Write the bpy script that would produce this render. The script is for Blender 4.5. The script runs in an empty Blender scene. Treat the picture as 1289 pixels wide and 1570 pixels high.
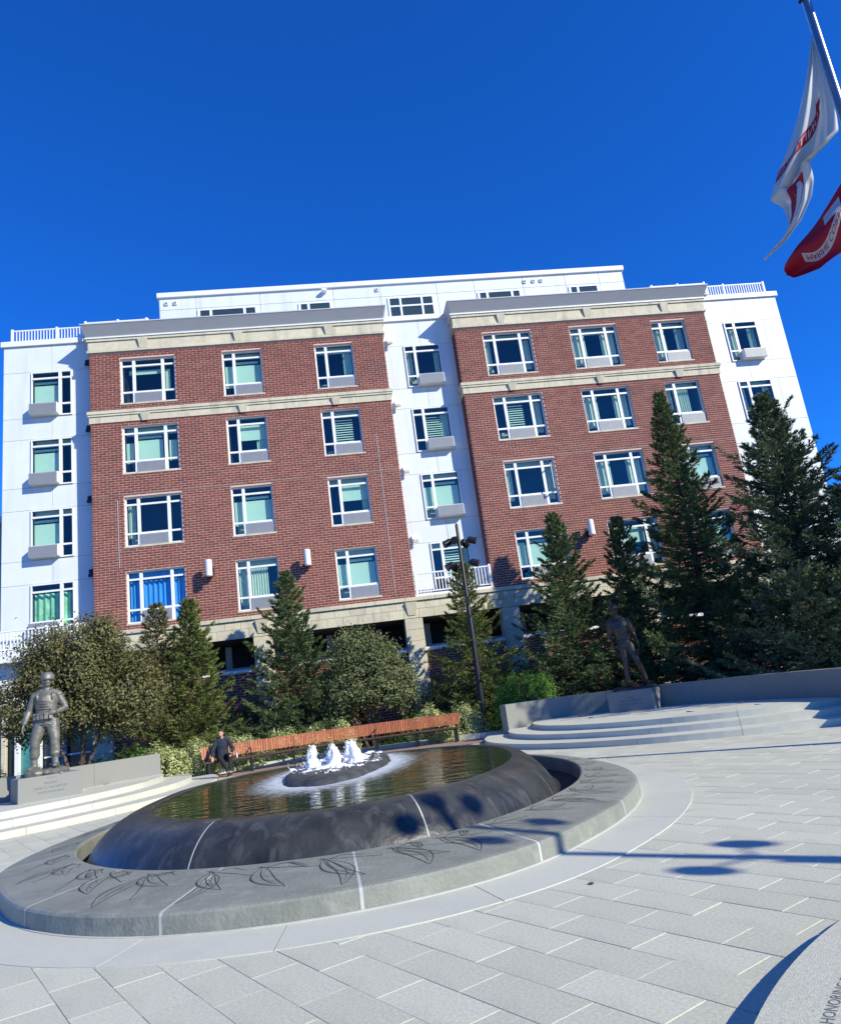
import bpy, bmesh, math, random
import numpy as np
from mathutils import Vector, Matrix, noise
R=math.radians; PI=math.pi
random.seed(7); rng=np.random.default_rng(11)
scene=bpy.context.scene
# ------------------------------------------------------------------ camera
PITCH,ROLL,FPX=R(14.14),R(-7.57),1120.0
fw=Vector((0,math.cos(PITCH),math.sin(PITCH))); rt0=Vector((1,0,0)); up0=rt0.cross(fw)
rt=rt0*math.cos(ROLL)+up0*math.sin(ROLL); up=-rt0*math.sin(ROLL)+up0*math.cos(ROLL)
cam=bpy.data.cameras.new('camera'); co=bpy.data.objects.new('camera',cam); scene.collection.objects.link(co)
co.matrix_world=Matrix(((rt.x,up.x,-fw.x,0),(rt.y,up.y,-fw.y,0),(rt.z,up.z,-fw.z,1.5),(0,0,0,1)))
cam.sensor_fit='VERTICAL'; cam.sensor_height=24; cam.lens=24*FPX/1570; cam.clip_start=.05; cam.clip_end=2000
scene.camera=co
# ------------------------------------------------------------------ light
SUN_EL,SUN_AZ=R(31),R(-35)          # azimuth measured from +X
w=bpy.data.worlds.new('World'); scene.world=w; w.use_nodes=True; nt=w.node_tree; nt.nodes.clear()
sky=nt.nodes.new('ShaderNodeTexSky'); sky.sky_type='NISHITA'; sky.sun_disc=False
sky.sun_elevation=SUN_EL; sky.sun_rotation=R(90)-SUN_AZ; sky.altitude=200; sky.air_density=1.0; sky.dust_density=0.0; sky.ozone_density=6.0
hs=nt.nodes.new('ShaderNodeMix'); hs.data_type='RGBA'; hs.blend_type='MULTIPLY'; hs.inputs[0].default_value=1.0; hs.inputs[7].default_value=(.13,.80,1.84,1)
bg=nt.nodes.new('ShaderNodeBackground'); bg.inputs[1].default_value=0.100
wo=nt.nodes.new('ShaderNodeOutputWorld')
nt.links.new(sky.outputs[0],hs.inputs[6]); nt.links.new(hs.outputs[2],bg.inputs[0]); nt.links.new(bg.outputs[0],wo.inputs[0])
sd=Vector((math.cos(SUN_EL)*math.cos(SUN_AZ),math.cos(SUN_EL)*math.sin(SUN_AZ),math.sin(SUN_EL)))
sl=bpy.data.lights.new('sun','SUN'); sl.energy=5.0; sl.angle=R(.55); sl.color=(1,.955,.79)
so=bpy.data.objects.new('sun',sl); scene.collection.objects.link(so); so.rotation_euler=sd.to_track_quat('Z','Y').to_euler(); so.location=(20,-20,30)
scene.view_settings.view_transform='Standard'; scene.view_settings.look='None'; scene.view_settings.gamma=1
scene.view_settings.exposure=0.30; scene.view_settings.use_curve_mapping=False
scene.render.engine='CYCLES'
try: scene.cycles.max_bounces=8; scene.cycles.transparent_max_bounces=12
except Exception: pass
# ------------------------------------------------------------------ helpers
COL=scene.collection
def link(o,parent=None):
    COL.objects.link(o)
    if parent: o.parent=parent
    return o
def tag(o,label=None,cat=None,group=None,kind=None):
    if label: o['label']=label
    if cat: o['category']=cat
    if group: o['group']=group
    if kind: o['kind']=kind
    return o
def empty(name,loc=(0,0,0),rz=0,**k):
    o=bpy.data.objects.new(name,None); o.empty_display_size=.3; link(o); o.location=loc; o.rotation_euler=(0,0,rz); return tag(o,**k)
class MB:
    def __init__(s): s.v=[]; s.f=[]; s.n=0; s.sm=False
    def add(s,V,F):
        V=np.asarray(V,float).reshape(-1,3); s.v.append(V); s.f+= [tuple(int(i)+s.n for i in f) for f in F]; s.n+=len(V); return s
    def box(s,x0,x1,y0,y1,z0,z1,M=None):
        V=np.array([(x,y,z) for z in (z0,z1) for y in (y0,y1) for x in (x0,x1)],float)
        if M is not None: V=np.array([list(M@Vector(p)) for p in V])
        return s.add(V,[(0,2,3,1),(4,5,7,6),(0,1,5,4),(2,6,7,3),(0,4,6,2),(1,3,7,5)])
    def bbox(s,x0,x1,y0,y1,z0,z1,b=.01,M=None):   # box with chamfered front/top silhouette
        bm=bmesh.new(); r=bmesh.ops.create_cube(bm,size=1)
        for v in bm.verts: v.co=Vector(((x0+x1)/2+v.co.x*(x1-x0),(y0+y1)/2+v.co.y*(y1-y0),(z0+z1)/2+v.co.z*(z1-z0)))
        bmesh.ops.bevel(bm,geom=bm.edges[:],offset=b,segments=2,profile=.5,affect='EDGES')
        if M is not None: bm.transform(M)
        bm.verts.index_update(); s.add([v.co[:] for v in bm.verts],[[v.index for v in f.verts] for f in bm.faces]); bm.free(); return s
    def prism(s,pts,z0,z1,cap=True):
        n=len(pts); V=[(p[0],p[1],z0) for p in pts]+[(p[0],p[1],z1) for p in pts]
        F=[(i,(i+1)%n,n+(i+1)%n,n+i) for i in range(n)]
        if cap: F+=[tuple(range(n-1,-1,-1)),tuple(range(n,2*n))]
        return s.add(V,F)
    def lathe(s,prof,n=24,c=(0,0,0),M=None):
        V=[];F=[]
        for r,z in prof:
            for k in range(n):
                a=2*PI*k/n; V.append(Vector((c[0]+r*math.cos(a),c[1]+r*math.sin(a),c[2]+z)))
        if M is not None: V=[M@v for v in V]
        for j in range(len(prof)-1):
            for k in range(n): F.append((j*n+k,j*n+(k+1)%n,(j+1)*n+(k+1)%n,(j+1)*n+k))
        F.append(tuple(range(n-1,-1,-1))); F.append(tuple(range((len(prof)-1)*n,len(prof)*n)))
        return s.add([v[:] for v in V],F)
    def tube(s,P,r,n=8,flat=1.0,ref=(0,0,1),cap=True):   # P points, r radii (scalar, list, or list of (a,b))
        P=[Vector(p) for p in P]; m=len(P)
        rr=[r]*m if not isinstance(r,(list,tuple)) else list(r)
        V=[];F=[]; prev=None
        for i in range(m):
            t=(P[min(i+1,m-1)]-P[max(i-1,0)]).normalized()
            if prev is None:
                rf=Vector(ref)
                if abs(t.dot(rf))>.95: rf=Vector((1,0,0))
                x=rf.cross(t).normalized()
            else:
                x=(prev-t*prev.dot(t)).normalized()
            prev=x; y=t.cross(x)
            a,b=(rr[i] if isinstance(rr[i],(list,tuple)) else (rr[i],rr[i]*flat))
            for k in range(n):
                an=2*PI*k/n; V.append((P[i]+x*a*math.cos(an)+y*b*math.sin(an))[:])
        for j in range(m-1):
            for k in range(n): F.append((j*n+k,j*n+(k+1)%n,(j+1)*n+(k+1)%n,(j+1)*n+k))
        if cap: F.append(tuple(range(n-1,-1,-1))); F.append(tuple(range((m-1)*n,m*n)))
        return s.add(V,F)
    def ball(s,c,r,n=12,M=None):
        r=(r,r,r) if not isinstance(r,(list,tuple)) else r
        V=[];F=[];m=n//2
        for j in range(m+1):
            ph=PI*j/m
            for k in range(n):
                a=2*PI*k/n; p=Vector((r[0]*math.sin(ph)*math.cos(a),r[1]*math.sin(ph)*math.sin(a),r[2]*math.cos(ph)))
                if M is not None: p=M@p
                V.append((p+Vector(c))[:])
        for j in range(m):
            for k in range(n): F.append((j*n+k,(j+1)*n+k,(j+1)*n+(k+1)%n,j*n+(k+1)%n))
        return s.add(V,F)
    def mesh(s,name,mat=None,smooth=False):
        me=bpy.data.meshes.new(name); V=np.concatenate(s.v) if s.v else np.zeros((0,3))
        me.from_pydata(V.tolist(),[],s.f); me.update()
        if mat:
            for m_ in (mat if isinstance(mat,(list,tuple)) else [mat]): me.materials.append(m_)
        if smooth: me.shade_smooth()
        return me
    def build(s,name,mat,parent=None,smooth=False,kind=None,loc=None):
        o=bpy.data.objects.new(name,s.mesh(name,mat,smooth)); link(o,parent)
        if loc is not None: o.location=loc
        if kind: o['kind']=kind
        return o
def obj(name,me,parent=None,loc=None,rot=None,kind=None,scale=None):
    o=bpy.data.objects.new(name,me); link(o,parent)
    if loc is not None: o.location=loc
    if rot is not None: o.rotation_euler=rot
    if scale is not None: o.scale=scale
    if kind: o['kind']=kind
    return o
def fastmesh(name,V,F,mat,smooth=False,attr=None,uni=3):
    me=bpy.data.meshes.new(name); V=np.ascontiguousarray(V,dtype=np.float32).reshape(-1,3); F=np.ascontiguousarray(F,dtype=np.int32).reshape(-1,uni)
    me.vertices.add(len(V)); me.vertices.foreach_set('co',V.ravel()); me.loops.add(F.size); me.loops.foreach_set('vertex_index',F.ravel())
    me.polygons.add(len(F)); me.polygons.foreach_set('loop_start',np.arange(0,F.size,uni,dtype=np.int32)); me.polygons.foreach_set('loop_total',np.full(len(F),uni,dtype=np.int32))
    if attr is not None:
        a=me.attributes.new('tone','FLOAT','POINT'); a.data.foreach_set('value',np.ascontiguousarray(attr,dtype=np.float32))
    me.update(); me.validate(); me.materials.append(mat)
    if smooth: me.shade_smooth()
    return me
def copy_tree(o,parent=None):
    c=o.copy(); COL.objects.link(c); c.parent=parent
    for ch in list(o.children): copy_tree(ch,c)
    return c
# ------------------------------------------------------------------ materials
def M_(name,col,rough=.7,metal=0,noise_amt=.12,scale=3.0,bump=0,bscale=40,spec=.5,col2=None,detail=6,rand=0,coord='Object',stretch=None,streak=None):
    m=bpy.data.materials.new(name); m.use_nodes=True; n=m.node_tree.nodes; l=m.node_tree.links; b=n['Principled BSDF']
    b.inputs['Roughness'].default_value=rough; b.inputs['Metallic'].default_value=metal; b.inputs['Specular IOR Level'].default_value=spec
    tc=n.new('ShaderNodeTexCoord'); src=tc.outputs[coord]
    if stretch:
        mp=n.new('ShaderNodeMapping'); mp.inputs['Scale'].default_value=stretch; l.new(src,mp.inputs[0]); src=mp.outputs[0]
    no=n.new('ShaderNodeTexNoise'); no.inputs['Scale'].default_value=scale; no.inputs['Detail'].default_value=detail; no.inputs['Roughness'].default_value=.6; l.new(src,no.inputs[0])
    mx=n.new('ShaderNodeMix'); mx.data_type='RGBA'; c=Vector(col)
    a=[max(0,x*(1-noise_amt)) for x in c]; d=[x*(1+noise_amt) for x in (c if col2 is None else Vector(col2))]
    mx.inputs[6].default_value=(*a,1); mx.inputs[7].default_value=(*d,1)
    mr=n.new('ShaderNodeMapRange'); mr.inputs[1].default_value=.3; mr.inputs[2].default_value=.7; l.new(no.outputs[0],mr.inputs[0]); l.new(mr.outputs[0],mx.inputs[0])
    out=mx.outputs[2]
    if rand:
        oi=n.new('ShaderNodeObjectInfo'); mr2=n.new('ShaderNodeMapRange'); mr2.inputs[3].default_value=1-rand; mr2.inputs[4].default_value=1+rand
        geo=n.new('ShaderNodeNewGeometry'); ad=n.new('ShaderNodeMath'); ad.operation='ADD'; l.new(oi.outputs['Random'],ad.inputs[0]); l.new(geo.outputs['Random Per Island'],ad.inputs[1])
        fr=n.new('ShaderNodeMath'); fr.operation='FRACT'; l.new(ad.outputs[0],fr.inputs[0]); l.new(fr.outputs[0],mr2.inputs[0])
        vm=n.new('ShaderNodeVectorMath'); vm.operation='SCALE'; l.new(out,vm.inputs[0]); l.new(mr2.outputs[0],vm.inputs['Scale']); out=vm.outputs[0]
    if streak:   # (color, amount, scale vector): weather streaks / veins
        mp2=n.new('ShaderNodeMapping'); mp2.inputs['Scale'].default_value=streak[2]; l.new(tc.outputs[coord],mp2.inputs[0])
        n2=n.new('ShaderNodeTexNoise'); n2.inputs['Scale'].default_value=1; n2.inputs['Detail'].default_value=7; n2.inputs['Distortion'].default_value=streak[3] if len(streak)>3 else 0; l.new(mp2.outputs[0],n2.inputs[0])
        m3=n.new('ShaderNodeMapRange'); m3.inputs[1].default_value=.52; m3.inputs[2].default_value=.75; m3.inputs[4].default_value=streak[1]; l.new(n2.outputs[0],m3.inputs[0])
        mx3=n.new('ShaderNodeMix'); mx3.data_type='RGBA'; l.new(m3.outputs[0],mx3.inputs[0]); l.new(out,mx3.inputs[6]); mx3.inputs[7].default_value=(*streak[0],1); out=mx3.outputs[2]
    l.new(out,b.inputs['Base Color'])
    if bump:
        nb=n.new('ShaderNodeTexNoise'); nb.inputs['Scale'].default_value=bscale; nb.inputs['Detail'].default_value=5; l.new(src,nb.inputs[0])
        bp=n.new('ShaderNodeBump'); bp.inputs['Strength'].default_value=bump; bp.inputs['Distance'].default_value=.02; l.new(nb.outputs[0],bp.inputs['Height']); l.new(bp.outputs[0],b.inputs['Normal'])
    return m
def leafmat(name,c1,c2,trans=.3,rough=.55):
    m=bpy.data.materials.new(name); m.use_nodes=True; n=m.node_tree.nodes; l=m.node_tree.links; b=n['Principled BSDF']
    at=n.new('ShaderNodeAttribute'); at.attribute_name='tone'
    mx=n.new('ShaderNodeMix'); mx.data_type='RGBA'; mx.inputs[6].default_value=(*c1,1); mx.inputs[7].default_value=(*c2,1); l.new(at.outputs['Fac'],mx.inputs[0])
    l.new(mx.outputs[2],b.inputs['Base Color']); b.inputs['Roughness'].default_value=rough; b.inputs['Specular IOR Level'].default_value=.35
    tr=n.new('ShaderNodeBsdfTranslucent'); l.new(mx.outputs[2],tr.inputs[0]); ms=n.new('ShaderNodeMixShader'); ms.inputs[0].default_value=trans
    l.new(b.outputs[0],ms.inputs[1]); l.new(tr.outputs[0],ms.inputs[2]); l.new(ms.outputs[0],n['Material Output'].inputs[0]); return m
M=dict(
 mortar=M_('mortar',(.62,.44,.36),.9,scale=8),
 brick=M_('red brick',(.195,.050,.030),.85,scale=14,noise_amt=.18,rand=.22,bump=.3,bscale=30,coord='Object',streak=((.105,.032,.024),.55,(.45,.45,.8))),
 white=M_('white panel',(.66,.70,.70),.55,scale=1.5,noise_amt=.025,rand=.02,streak=((.50,.50,.47),.45,(2.5,2.5,.22))),
 trim=M_('white trim',(.74,.75,.74),.5,scale=2,noise_amt=.03),
 joint=M_('joint backing',(.16,.17,.19),.9),
 cast=M_('cast stone',(.56,.51,.37),.8,scale=5,noise_amt=.10,rand=.06,bump=.15,bscale=50,streak=((.20,.19,.17),.5,(2.5,2.5,.5))),
 cornice=M_('painted cornice',(.46,.46,.46),.6,scale=2,noise_amt=.03),
 ac=M_('air conditioner grille',(.30,.31,.32),.5,scale=3,noise_amt=.05,metal=.2),
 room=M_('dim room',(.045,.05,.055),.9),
 blind=M_('pale blind',(.62,.72,.62),.8,scale=2,noise_amt=.05),
 curtain=M_('pale curtain',(.62,.66,.56),.85,noise_amt=.2,scale=1.2,stretch=(9,9,.4)),
 bluecurtain=M_('blue curtain',(.06,.30,.80),.8,noise_amt=.3,scale=1.2,stretch=(9,9,.3)),
 greencurtain=M_('green curtain',(.35,.60,.38),.8,noise_amt=.5,scale=1.6),
 black=M_('black metal',(.018,.019,.021),.4,metal=.3,noise_amt=.1),
 dark=M_('dark void',(.012,.013,.015),.9),
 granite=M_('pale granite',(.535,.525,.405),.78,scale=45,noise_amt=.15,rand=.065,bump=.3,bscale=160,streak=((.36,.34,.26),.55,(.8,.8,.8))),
 granite2=M_('smooth pale granite',(.545,.540,.440),.7,scale=60,noise_amt=.07,rand=.04,bump=.1,bscale=150,streak=((.41,.41,.345),.5,(1.1,1.1,1.1))),
 grout=M_('grout',(.355,.36,.325),.9,scale=10),
 slot=M_('dark joint',(.22,.21,.19),.95),
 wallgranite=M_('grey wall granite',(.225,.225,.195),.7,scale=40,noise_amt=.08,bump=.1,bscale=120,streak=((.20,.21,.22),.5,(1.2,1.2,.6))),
 ringstone=M_('grey slate ring stone',(.225,.232,.188),.6,scale=2.2,noise_amt=.16,rand=.07,bump=.35,bscale=30,streak=((.36,.36,.30),.45,(2.2,5,3),2.0)),
 caulk=M_('pale joint sealant',(.46,.46,.42),.8),
 groove=M_('engraved groove',(.045,.047,.045),.9),
 soil=M_('mulch soil',(.045,.032,.024),.95,scale=8,noise_amt=.4,bump=.8,bscale=30),
 bark=M_('bark',(.10,.075,.055),.9,scale=12,noise_amt=.3,bump=.6,bscale=40,stretch=(1,1,.3)),
 slat=M_('orange brown timber',(.42,.125,.045),.45,scale=3,noise_amt=.25,rand=.22,stretch=(6,6,.6)),
 seat=M_('dark brown timber',(.09,.045,.03),.6,scale=5,noise_amt=.25,rand=.2),
 bronze=M_('weathered bronze',(.165,.158,.132),.5,metal=.35,scale=9,noise_amt=.35,bump=.35,bscale=35,streak=((.24,.25,.235),.5,(5,5,2))),
 darkbronze=M_('dark bronze',(.060,.048,.040),.45,metal=.5,scale=8,noise_amt=.3,bump=.35,bscale=35),
 skin=M_('skin',(.50,.30,.22),.55,noise_amt=.05),
 hair=M_('dark hair',(.02,.014,.01),.6,bump=.5,bscale=90),
 navy=M_('navy cloth',(.012,.018,.035),.85,scale=20,noise_amt=.2,bump=.3,bscale=25),
 blackcloth=M_('black cloth',(.010,.010,.014),.85,scale=20,noise_amt=.2,bump=.3,bscale=25),
 shoe=M_('shoe',(.03,.035,.045),.5),
 pale=M_('pale sole',(.6,.6,.6),.6),
 rock=M_('fountain rock',(.055,.058,.056),.5,scale=6,noise_amt=.5,bump=1.0,bscale=9),
 steel=M_('flagpole metal',(.30,.31,.33),.3,metal=.9,noise_amt=.05),
 brass=M_('lamp lens',(.22,.23,.24),.25,noise_amt=.1),
 asphalt=M_('far ground',(.10,.10,.10),.9,scale=.5),
 redpave=M_('tan brick paving strip',(.30,.20,.155),.85,scale=9,noise_amt=.2),
 cream=M_('cream siding',(.55,.50,.36),.8,scale=2,stretch=(1,1,8)),
 tealglass=M_('entrance glass tint',(.05,.20,.20),.12,spec=.8,noise_amt=.3),
 darkglass=M_('dark entrance glass',(.012,.022,.04),.06,spec=.8),
 bluepost=M_('blue grey column',(.12,.16,.30),.5),
)
def glassmat():
    m=bpy.data.materials.new('window glass'); m.use_nodes=True; n=m.node_tree.nodes; l=m.node_tree.links; n.remove(n['Principled BSDF'])
    t=n.new('ShaderNodeBsdfTransparent'); t.inputs[0].default_value=(.76,.92,.87,1); g=n.new('ShaderNodeBsdfGlossy'); g.inputs['Roughness'].default_value=.015; g.inputs[0].default_value=(.85,.80,.72,1)
    lw=n.new('ShaderNodeLayerWeight'); pw_=n.new('ShaderNodeMath'); pw_.operation='POWER'; pw_.inputs[1].default_value=4; l.new(lw.outputs['Facing'],pw_.inputs[0]); f=n.new('ShaderNodeMapRange'); f.inputs[3].default_value=.10; f.inputs[4].default_value=.95; l.new(pw_.outputs[0],f.inputs[0])
    tc=n.new('ShaderNodeTexCoord'); no=n.new('ShaderNodeTexNoise'); no.inputs['Scale'].default_value=1.1; l.new(tc.outputs['Object'],no.inputs[0]); bp=n.new('ShaderNodeBump'); bp.inputs['Strength'].default_value=.08; bp.inputs['Distance'].default_value=.05
    l.new(no.outputs[0],bp.inputs['Height']); l.new(bp.outputs[0],g.inputs['Normal'])
    ms=n.new('ShaderNodeMixShader'); l.new(f.outputs[0],ms.inputs[0]); l.new(t.outputs[0],ms.inputs[1]); l.new(g.outputs[0],ms.inputs[2]); l.new(ms.outputs[0],n['Material Output'].inputs[0]); return m
M['glass']=glassmat()
def blockrand(m): return m
def wetmat():
    m=M_('wet dark stone',(.036,.037,.033),.38,scale=3,noise_amt=.45,bump=.22,bscale=22,spec=.45,streak=((.12,.12,.105),.55,(6,6,2.0),1.2)); return m
M['wet']=wetmat()
def watermat():
    m=bpy.data.materials.new('pool water'); m.use_nodes=True; n=m.node_tree.nodes; l=m.node_tree.links; b=n['Principled BSDF']
    b.inputs['Roughness'].default_value=.035; b.inputs['IOR'].default_value=1.33; b.inputs['Specular IOR Level'].default_value=1.0
    tc=n.new('ShaderNodeTexCoord'); mp=n.new('ShaderNodeMapping'); mp.inputs['Rotation'].default_value=(0,0,R(15)); mp.inputs['Scale'].default_value=(2.4,5.5,1); l.new(tc.outputs['Object'],mp.inputs[0])
    a=n.new('ShaderNodeTexNoise'); a.inputs['Scale'].default_value=1.0; a.inputs['Detail'].default_value=4; a.inputs['Distortion'].default_value=.6; l.new(mp.outputs[0],a.inputs[0])
    bp=n.new('ShaderNodeBump'); bp.inputs['Strength'].default_value=.40; bp.inputs['Distance'].default_value=.035; l.new(a.outputs[0],bp.inputs['Height']); l.new(bp.outputs[0],b.inputs['Normal'])
    # foam spreads around the rock where the jets fall back
    sx=n.new('ShaderNodeSeparateXYZ'); l.new(tc.outputs['Object'],sx.inputs[0])
    dx=n.new('ShaderNodeMath'); dx.operation='DIVIDE'; dx.inputs[1].default_value=.95; l.new(sx.outputs[0],dx.inputs[0])
    dy=n.new('ShaderNodeMath'); dy.operation='DIVIDE'; dy.inputs[1].default_value=2.3; l.new(sx.outputs[1],dy.inputs[0])
    cx=n.new('ShaderNodeCombineXYZ'); l.new(dx.outputs[0],cx.inputs[0]); l.new(dy.outputs[0],cx.inputs[1]); ln=n.new('ShaderNodeVectorMath'); ln.operation='LENGTH'; l.new(cx.outputs[0],ln.inputs[0])
    fr=n.new('ShaderNodeMapRange'); fr.inputs[1].default_value=1.0; fr.inputs[2].default_value=1.9; fr.inputs[3].default_value=.38; fr.inputs[4].default_value=-.35; l.new(ln.outputs['Value'],fr.inputs[0])
    fn=n.new('ShaderNodeTexNoise'); fn.inputs['Scale'].default_value=3.2; fn.inputs['Detail'].default_value=8; fn.inputs['Roughness'].default_value=.7; l.new(mp.outputs[0],fn.inputs[0])
    ad=n.new('ShaderNodeMath'); ad.operation='ADD'; l.new(fr.outputs[0],ad.inputs[0]); l.new(fn.outputs[0],ad.inputs[1])
    st=n.new('ShaderNodeMapRange'); st.inputs[1].default_value=.55; st.inputs[2].default_value=.95; l.new(ad.outputs[0],st.inputs[0])
    mx=n.new('ShaderNodeMix'); mx.data_type='RGBA'; mx.inputs[6].default_value=(.012,.030,.012,1); mx.inputs[7].default_value=(.70,.74,.76,1); l.new(st.outputs[0],mx.inputs[0]); l.new(mx.outputs[2],b.inputs['Base Color'])
    r2=n.new('ShaderNodeMapRange'); r2.inputs[3].default_value=.035; r2.inputs[4].default_value=.6; l.new(st.outputs[0],r2.inputs[0]); l.new(r2.outputs[0],b.inputs['Roughness'])
    return m
M['water']=watermat()
def foammat():
    m=bpy.data.materials.new('white water'); m.use_nodes=True; n=m.node_tree.nodes; l=m.node_tree.links; b=n['Principled BSDF']
    b.inputs['Base Color'].default_value=(.93,.93,.91,1); b.inputs['Roughness'].default_value=.35
    b.inputs['Subsurface Weight'].default_value=.5; b.inputs['Subsurface Radius'].default_value=(.05,.05,.05)
    tc=n.new('ShaderNodeTexCoord'); a=n.new('ShaderNodeTexNoise'); a.inputs['Scale'].default_value=26; l.new(tc.outputs['Object'],a.inputs[0]); bp=n.new('ShaderNodeBump'); bp.inputs['Strength'].default_value=.6; bp.inputs['Distance'].default_value=.02; l.new(a.outputs[0],bp.inputs['Height']); l.new(bp.outputs[0],b.inputs['Normal'])
    return m
M['foam']=foammat()
M['spruce']=leafmat('spruce needles',(.014,.032,.013),(.17,.235,.085),.18)
M['spruce_blue']=leafmat('blue spruce needles',(.013,.031,.016),(.17,.225,.105),.14)
M['fir']=leafmat('yellow green needles',(.035,.068,.016),(.23,.27,.07),.2)
M['brownleaf']=leafmat('brown green leaves',(.040,.055,.018),(.25,.225,.085),.25)
M['palegreenleaf']=leafmat('dull green leaves',(.034,.058,.020),(.27,.30,.13),.25)
M['lime']=leafmat('pale variegated leaves',(.22,.28,.07),(.78,.80,.40),.3)
M['green']=leafmat('bright green leaves',(.045,.12,.018),(.17,.32,.06),.3)
M['hedge']=leafmat('hedge leaves',(.018,.060,.012),(.15,.32,.05),.25)
# ------------------------------------------------------------------ setting: ground
C=(-1.65,11.0)
def cyc(tab):   # periodic cubic interpolation of (degrees, radius) control points
    t=sorted((a%360,r) for a,r in tab); A=np.array([a for a,_ in t]); V=np.array([r for _,r in t]); n=len(A)
    def f(x):
        x=x%360; i=int(np.searchsorted(A,x,side='right'))-1; i0=i%n; i1=(i+1)%n; im=(i-1)%n; i2=(i+2)%n
        a0=A[i0]; a1=A[i1]+(360 if i1<=i0 else 0); xx=x+(360 if x<a0 else 0); h=(a1-a0); u=(xx-a0)/h
        am=A[im]-(360 if im>i0 else 0); a2=A[i2]+(360 if A[i2]<a1-1e-9 else 0)
        if a2<=a1: a2+=360
        m0=(V[i1]-V[im])/(a1-am)*h; m1=(V[i2]-V[i0])/(a2-a0)*h
        return (2*u**3-3*u*u+1)*V[i0]+(u**3-2*u*u+u)*m0+(-2*u**3+3*u*u)*V[i1]+(u**3-u*u)*m1
    return f
def smoothed(tab,k=9,w=2):
    f=cyc(tab); a=np.arange(0,360,2.0); v=np.array([f(x) for x in a])
    for _ in range(k): v=(np.roll(v,1)+2*v+np.roll(v,-1))/4
    return lambda x: float(np.interp(x%360,np.append(a,360),np.append(v,v[0])))
Ro=smoothed([(180,4.10),(195,4.12),(210,4.25),(225,4.33),(234,4.50),(244,4.70),(258,4.92),(270,5.01),(279,5.0),(288,4.92),(299,4.74),(308,4.5),(324,4.24),(333,4.15),(344,4.09),(0,4.08),(16,4.17),(29,4.4),(45,4.9),(70,5.8),(90,6.2),(110,6.0),(135,5.15),(150,4.6),(165,4.22)])
Ri=smoothed([(220,3.44),(237,3.56),(248,3.68),(258,3.77),(276,3.87),(289,3.86),(307,3.58),(322,3.40),(334,3.35),(349,3.34),(0,3.4),(12,3.55),(27,3.83),(37,4.07),(60,4.8),(90,5.25),(120,4.85),(150,3.95),(165,3.6),(180,3.42),(200,3.38)])
Bo=smoothed([(200,3.24),(220,3.37),(237,3.49),(248,3.61),(258,3.70),(276,3.80),(289,3.78),(307,3.48),(322,3.25),(334,3.13),(349,3.04),(0,3.0),(13,3.03),(32,3.35),(60,4.15),(90,4.7),(120,4.4),(150,3.65),(165,3.35),(180,3.22)])
Pr=smoothed([(207,2.55),(243,2.87),(264,3.15),(278,3.26),(293,3.12),(317,2.75),(335,2.55),(353,2.48),(10,2.55),(27,2.78),(45,3.2),(63,3.7),(90,3.9),(120,3.82),(135,3.4),(147,3.1),(165,2.7),(183,2.52)])
def pol(f,a,d=0): r=f(a)+d; return (C[0]+r*math.cos(R(a)),C[1]+r*math.sin(R(a)))
g=MB(); g.box(-600,600,-600,600,-.5,-.064); g.build('ground',M['asphalt'],kind='structure')
pv=MB(); pv.box(-22,22,-8,24.9,-.06,-.022); paving=pv.build('plaza_paving',M['grout'],kind='structure')
sb=MB(); sb.box(-22,20,24.9,31.0,-.062,.04); sb.build('planting_bed',M['soil'],kind='structure')
for x0,x1 in ((-22,-8.6),(2.6,20)):
    s_=MB(); s_.box(x0,x1,19.0 if x0<0 else 22.9,24.9,-.05,.05); s_.build('planting_bed',M['soil'],kind='structure')
# paving stones laid in staggered rows
ang=R(-53.5); dx_,dy_=math.cos(ang),math.sin(ang); nx_,ny_=-dy_,dx_
SL,SW=.655,.318
stone=MB(); stone.bbox(-SL/2+.0026,SL/2-.0026,-SW/2+.0016,SW/2-.0016,-.03,0,.0022); stone_me=stone.mesh('stone',M['granite'])
cand=[]
for j in range(-60,90):
    for i in range(-45,50):
        cx=(i+.5*(j%2)+.07*math.sin(j*2.3))*SL; cy=j*SW
        x=dx_*cx+nx_*cy; y=dy_*cx+ny_*cy+6
        if not(-16<x<15 and -2.5<y<24.4): continue
        rx,ry=x-C[0],y-C[1]; rr=math.hypot(rx,ry); aa=math.degrees(math.atan2(ry,rx))
        if rr<Ro(aa)+.25: continue
        inband=rr<Ro(aa)+.62
        if y>19.2+ .0*x and x<-8.6: continue
        if math.hypot(x-8,y-21.5)<6.2 or math.hypot(x+13.2,y-19)<6.2: continue
        if y>22.1: continue
        vis=(abs(x)<.62*y+.6 and y>3.2)
        cand.append((math.hypot(x,y)+(0 if vis else 100)+(50 if inband else 0),x,y,inband))
cand.sort()
V0=np.array([v.co[:] for v in stone_me.vertices]); F0=[tuple(p.vertices) for p in stone_me.polygons]
rest=MB(); cs,sn=math.cos(ang),math.sin(ang)
for k,(d,x,y,b_) in enumerate(cand):
    zj=random.uniform(-.0015,.0015)-.001; ra=random.uniform(-.0012,.0012)
    if k<300: obj('paving_stone',stone_me,paving,(x,y,zj),(random.uniform(-.001,.001),0,ang+ra))
    else: rest.add(np.c_[V0[:,0]*cs-V0[:,1]*sn+x,V0[:,0]*sn+V0[:,1]*cs+y,V0[:,2]+zj],F0)
rest.build('paving_stone_field',M['granite'],paving,kind='stuff')
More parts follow.
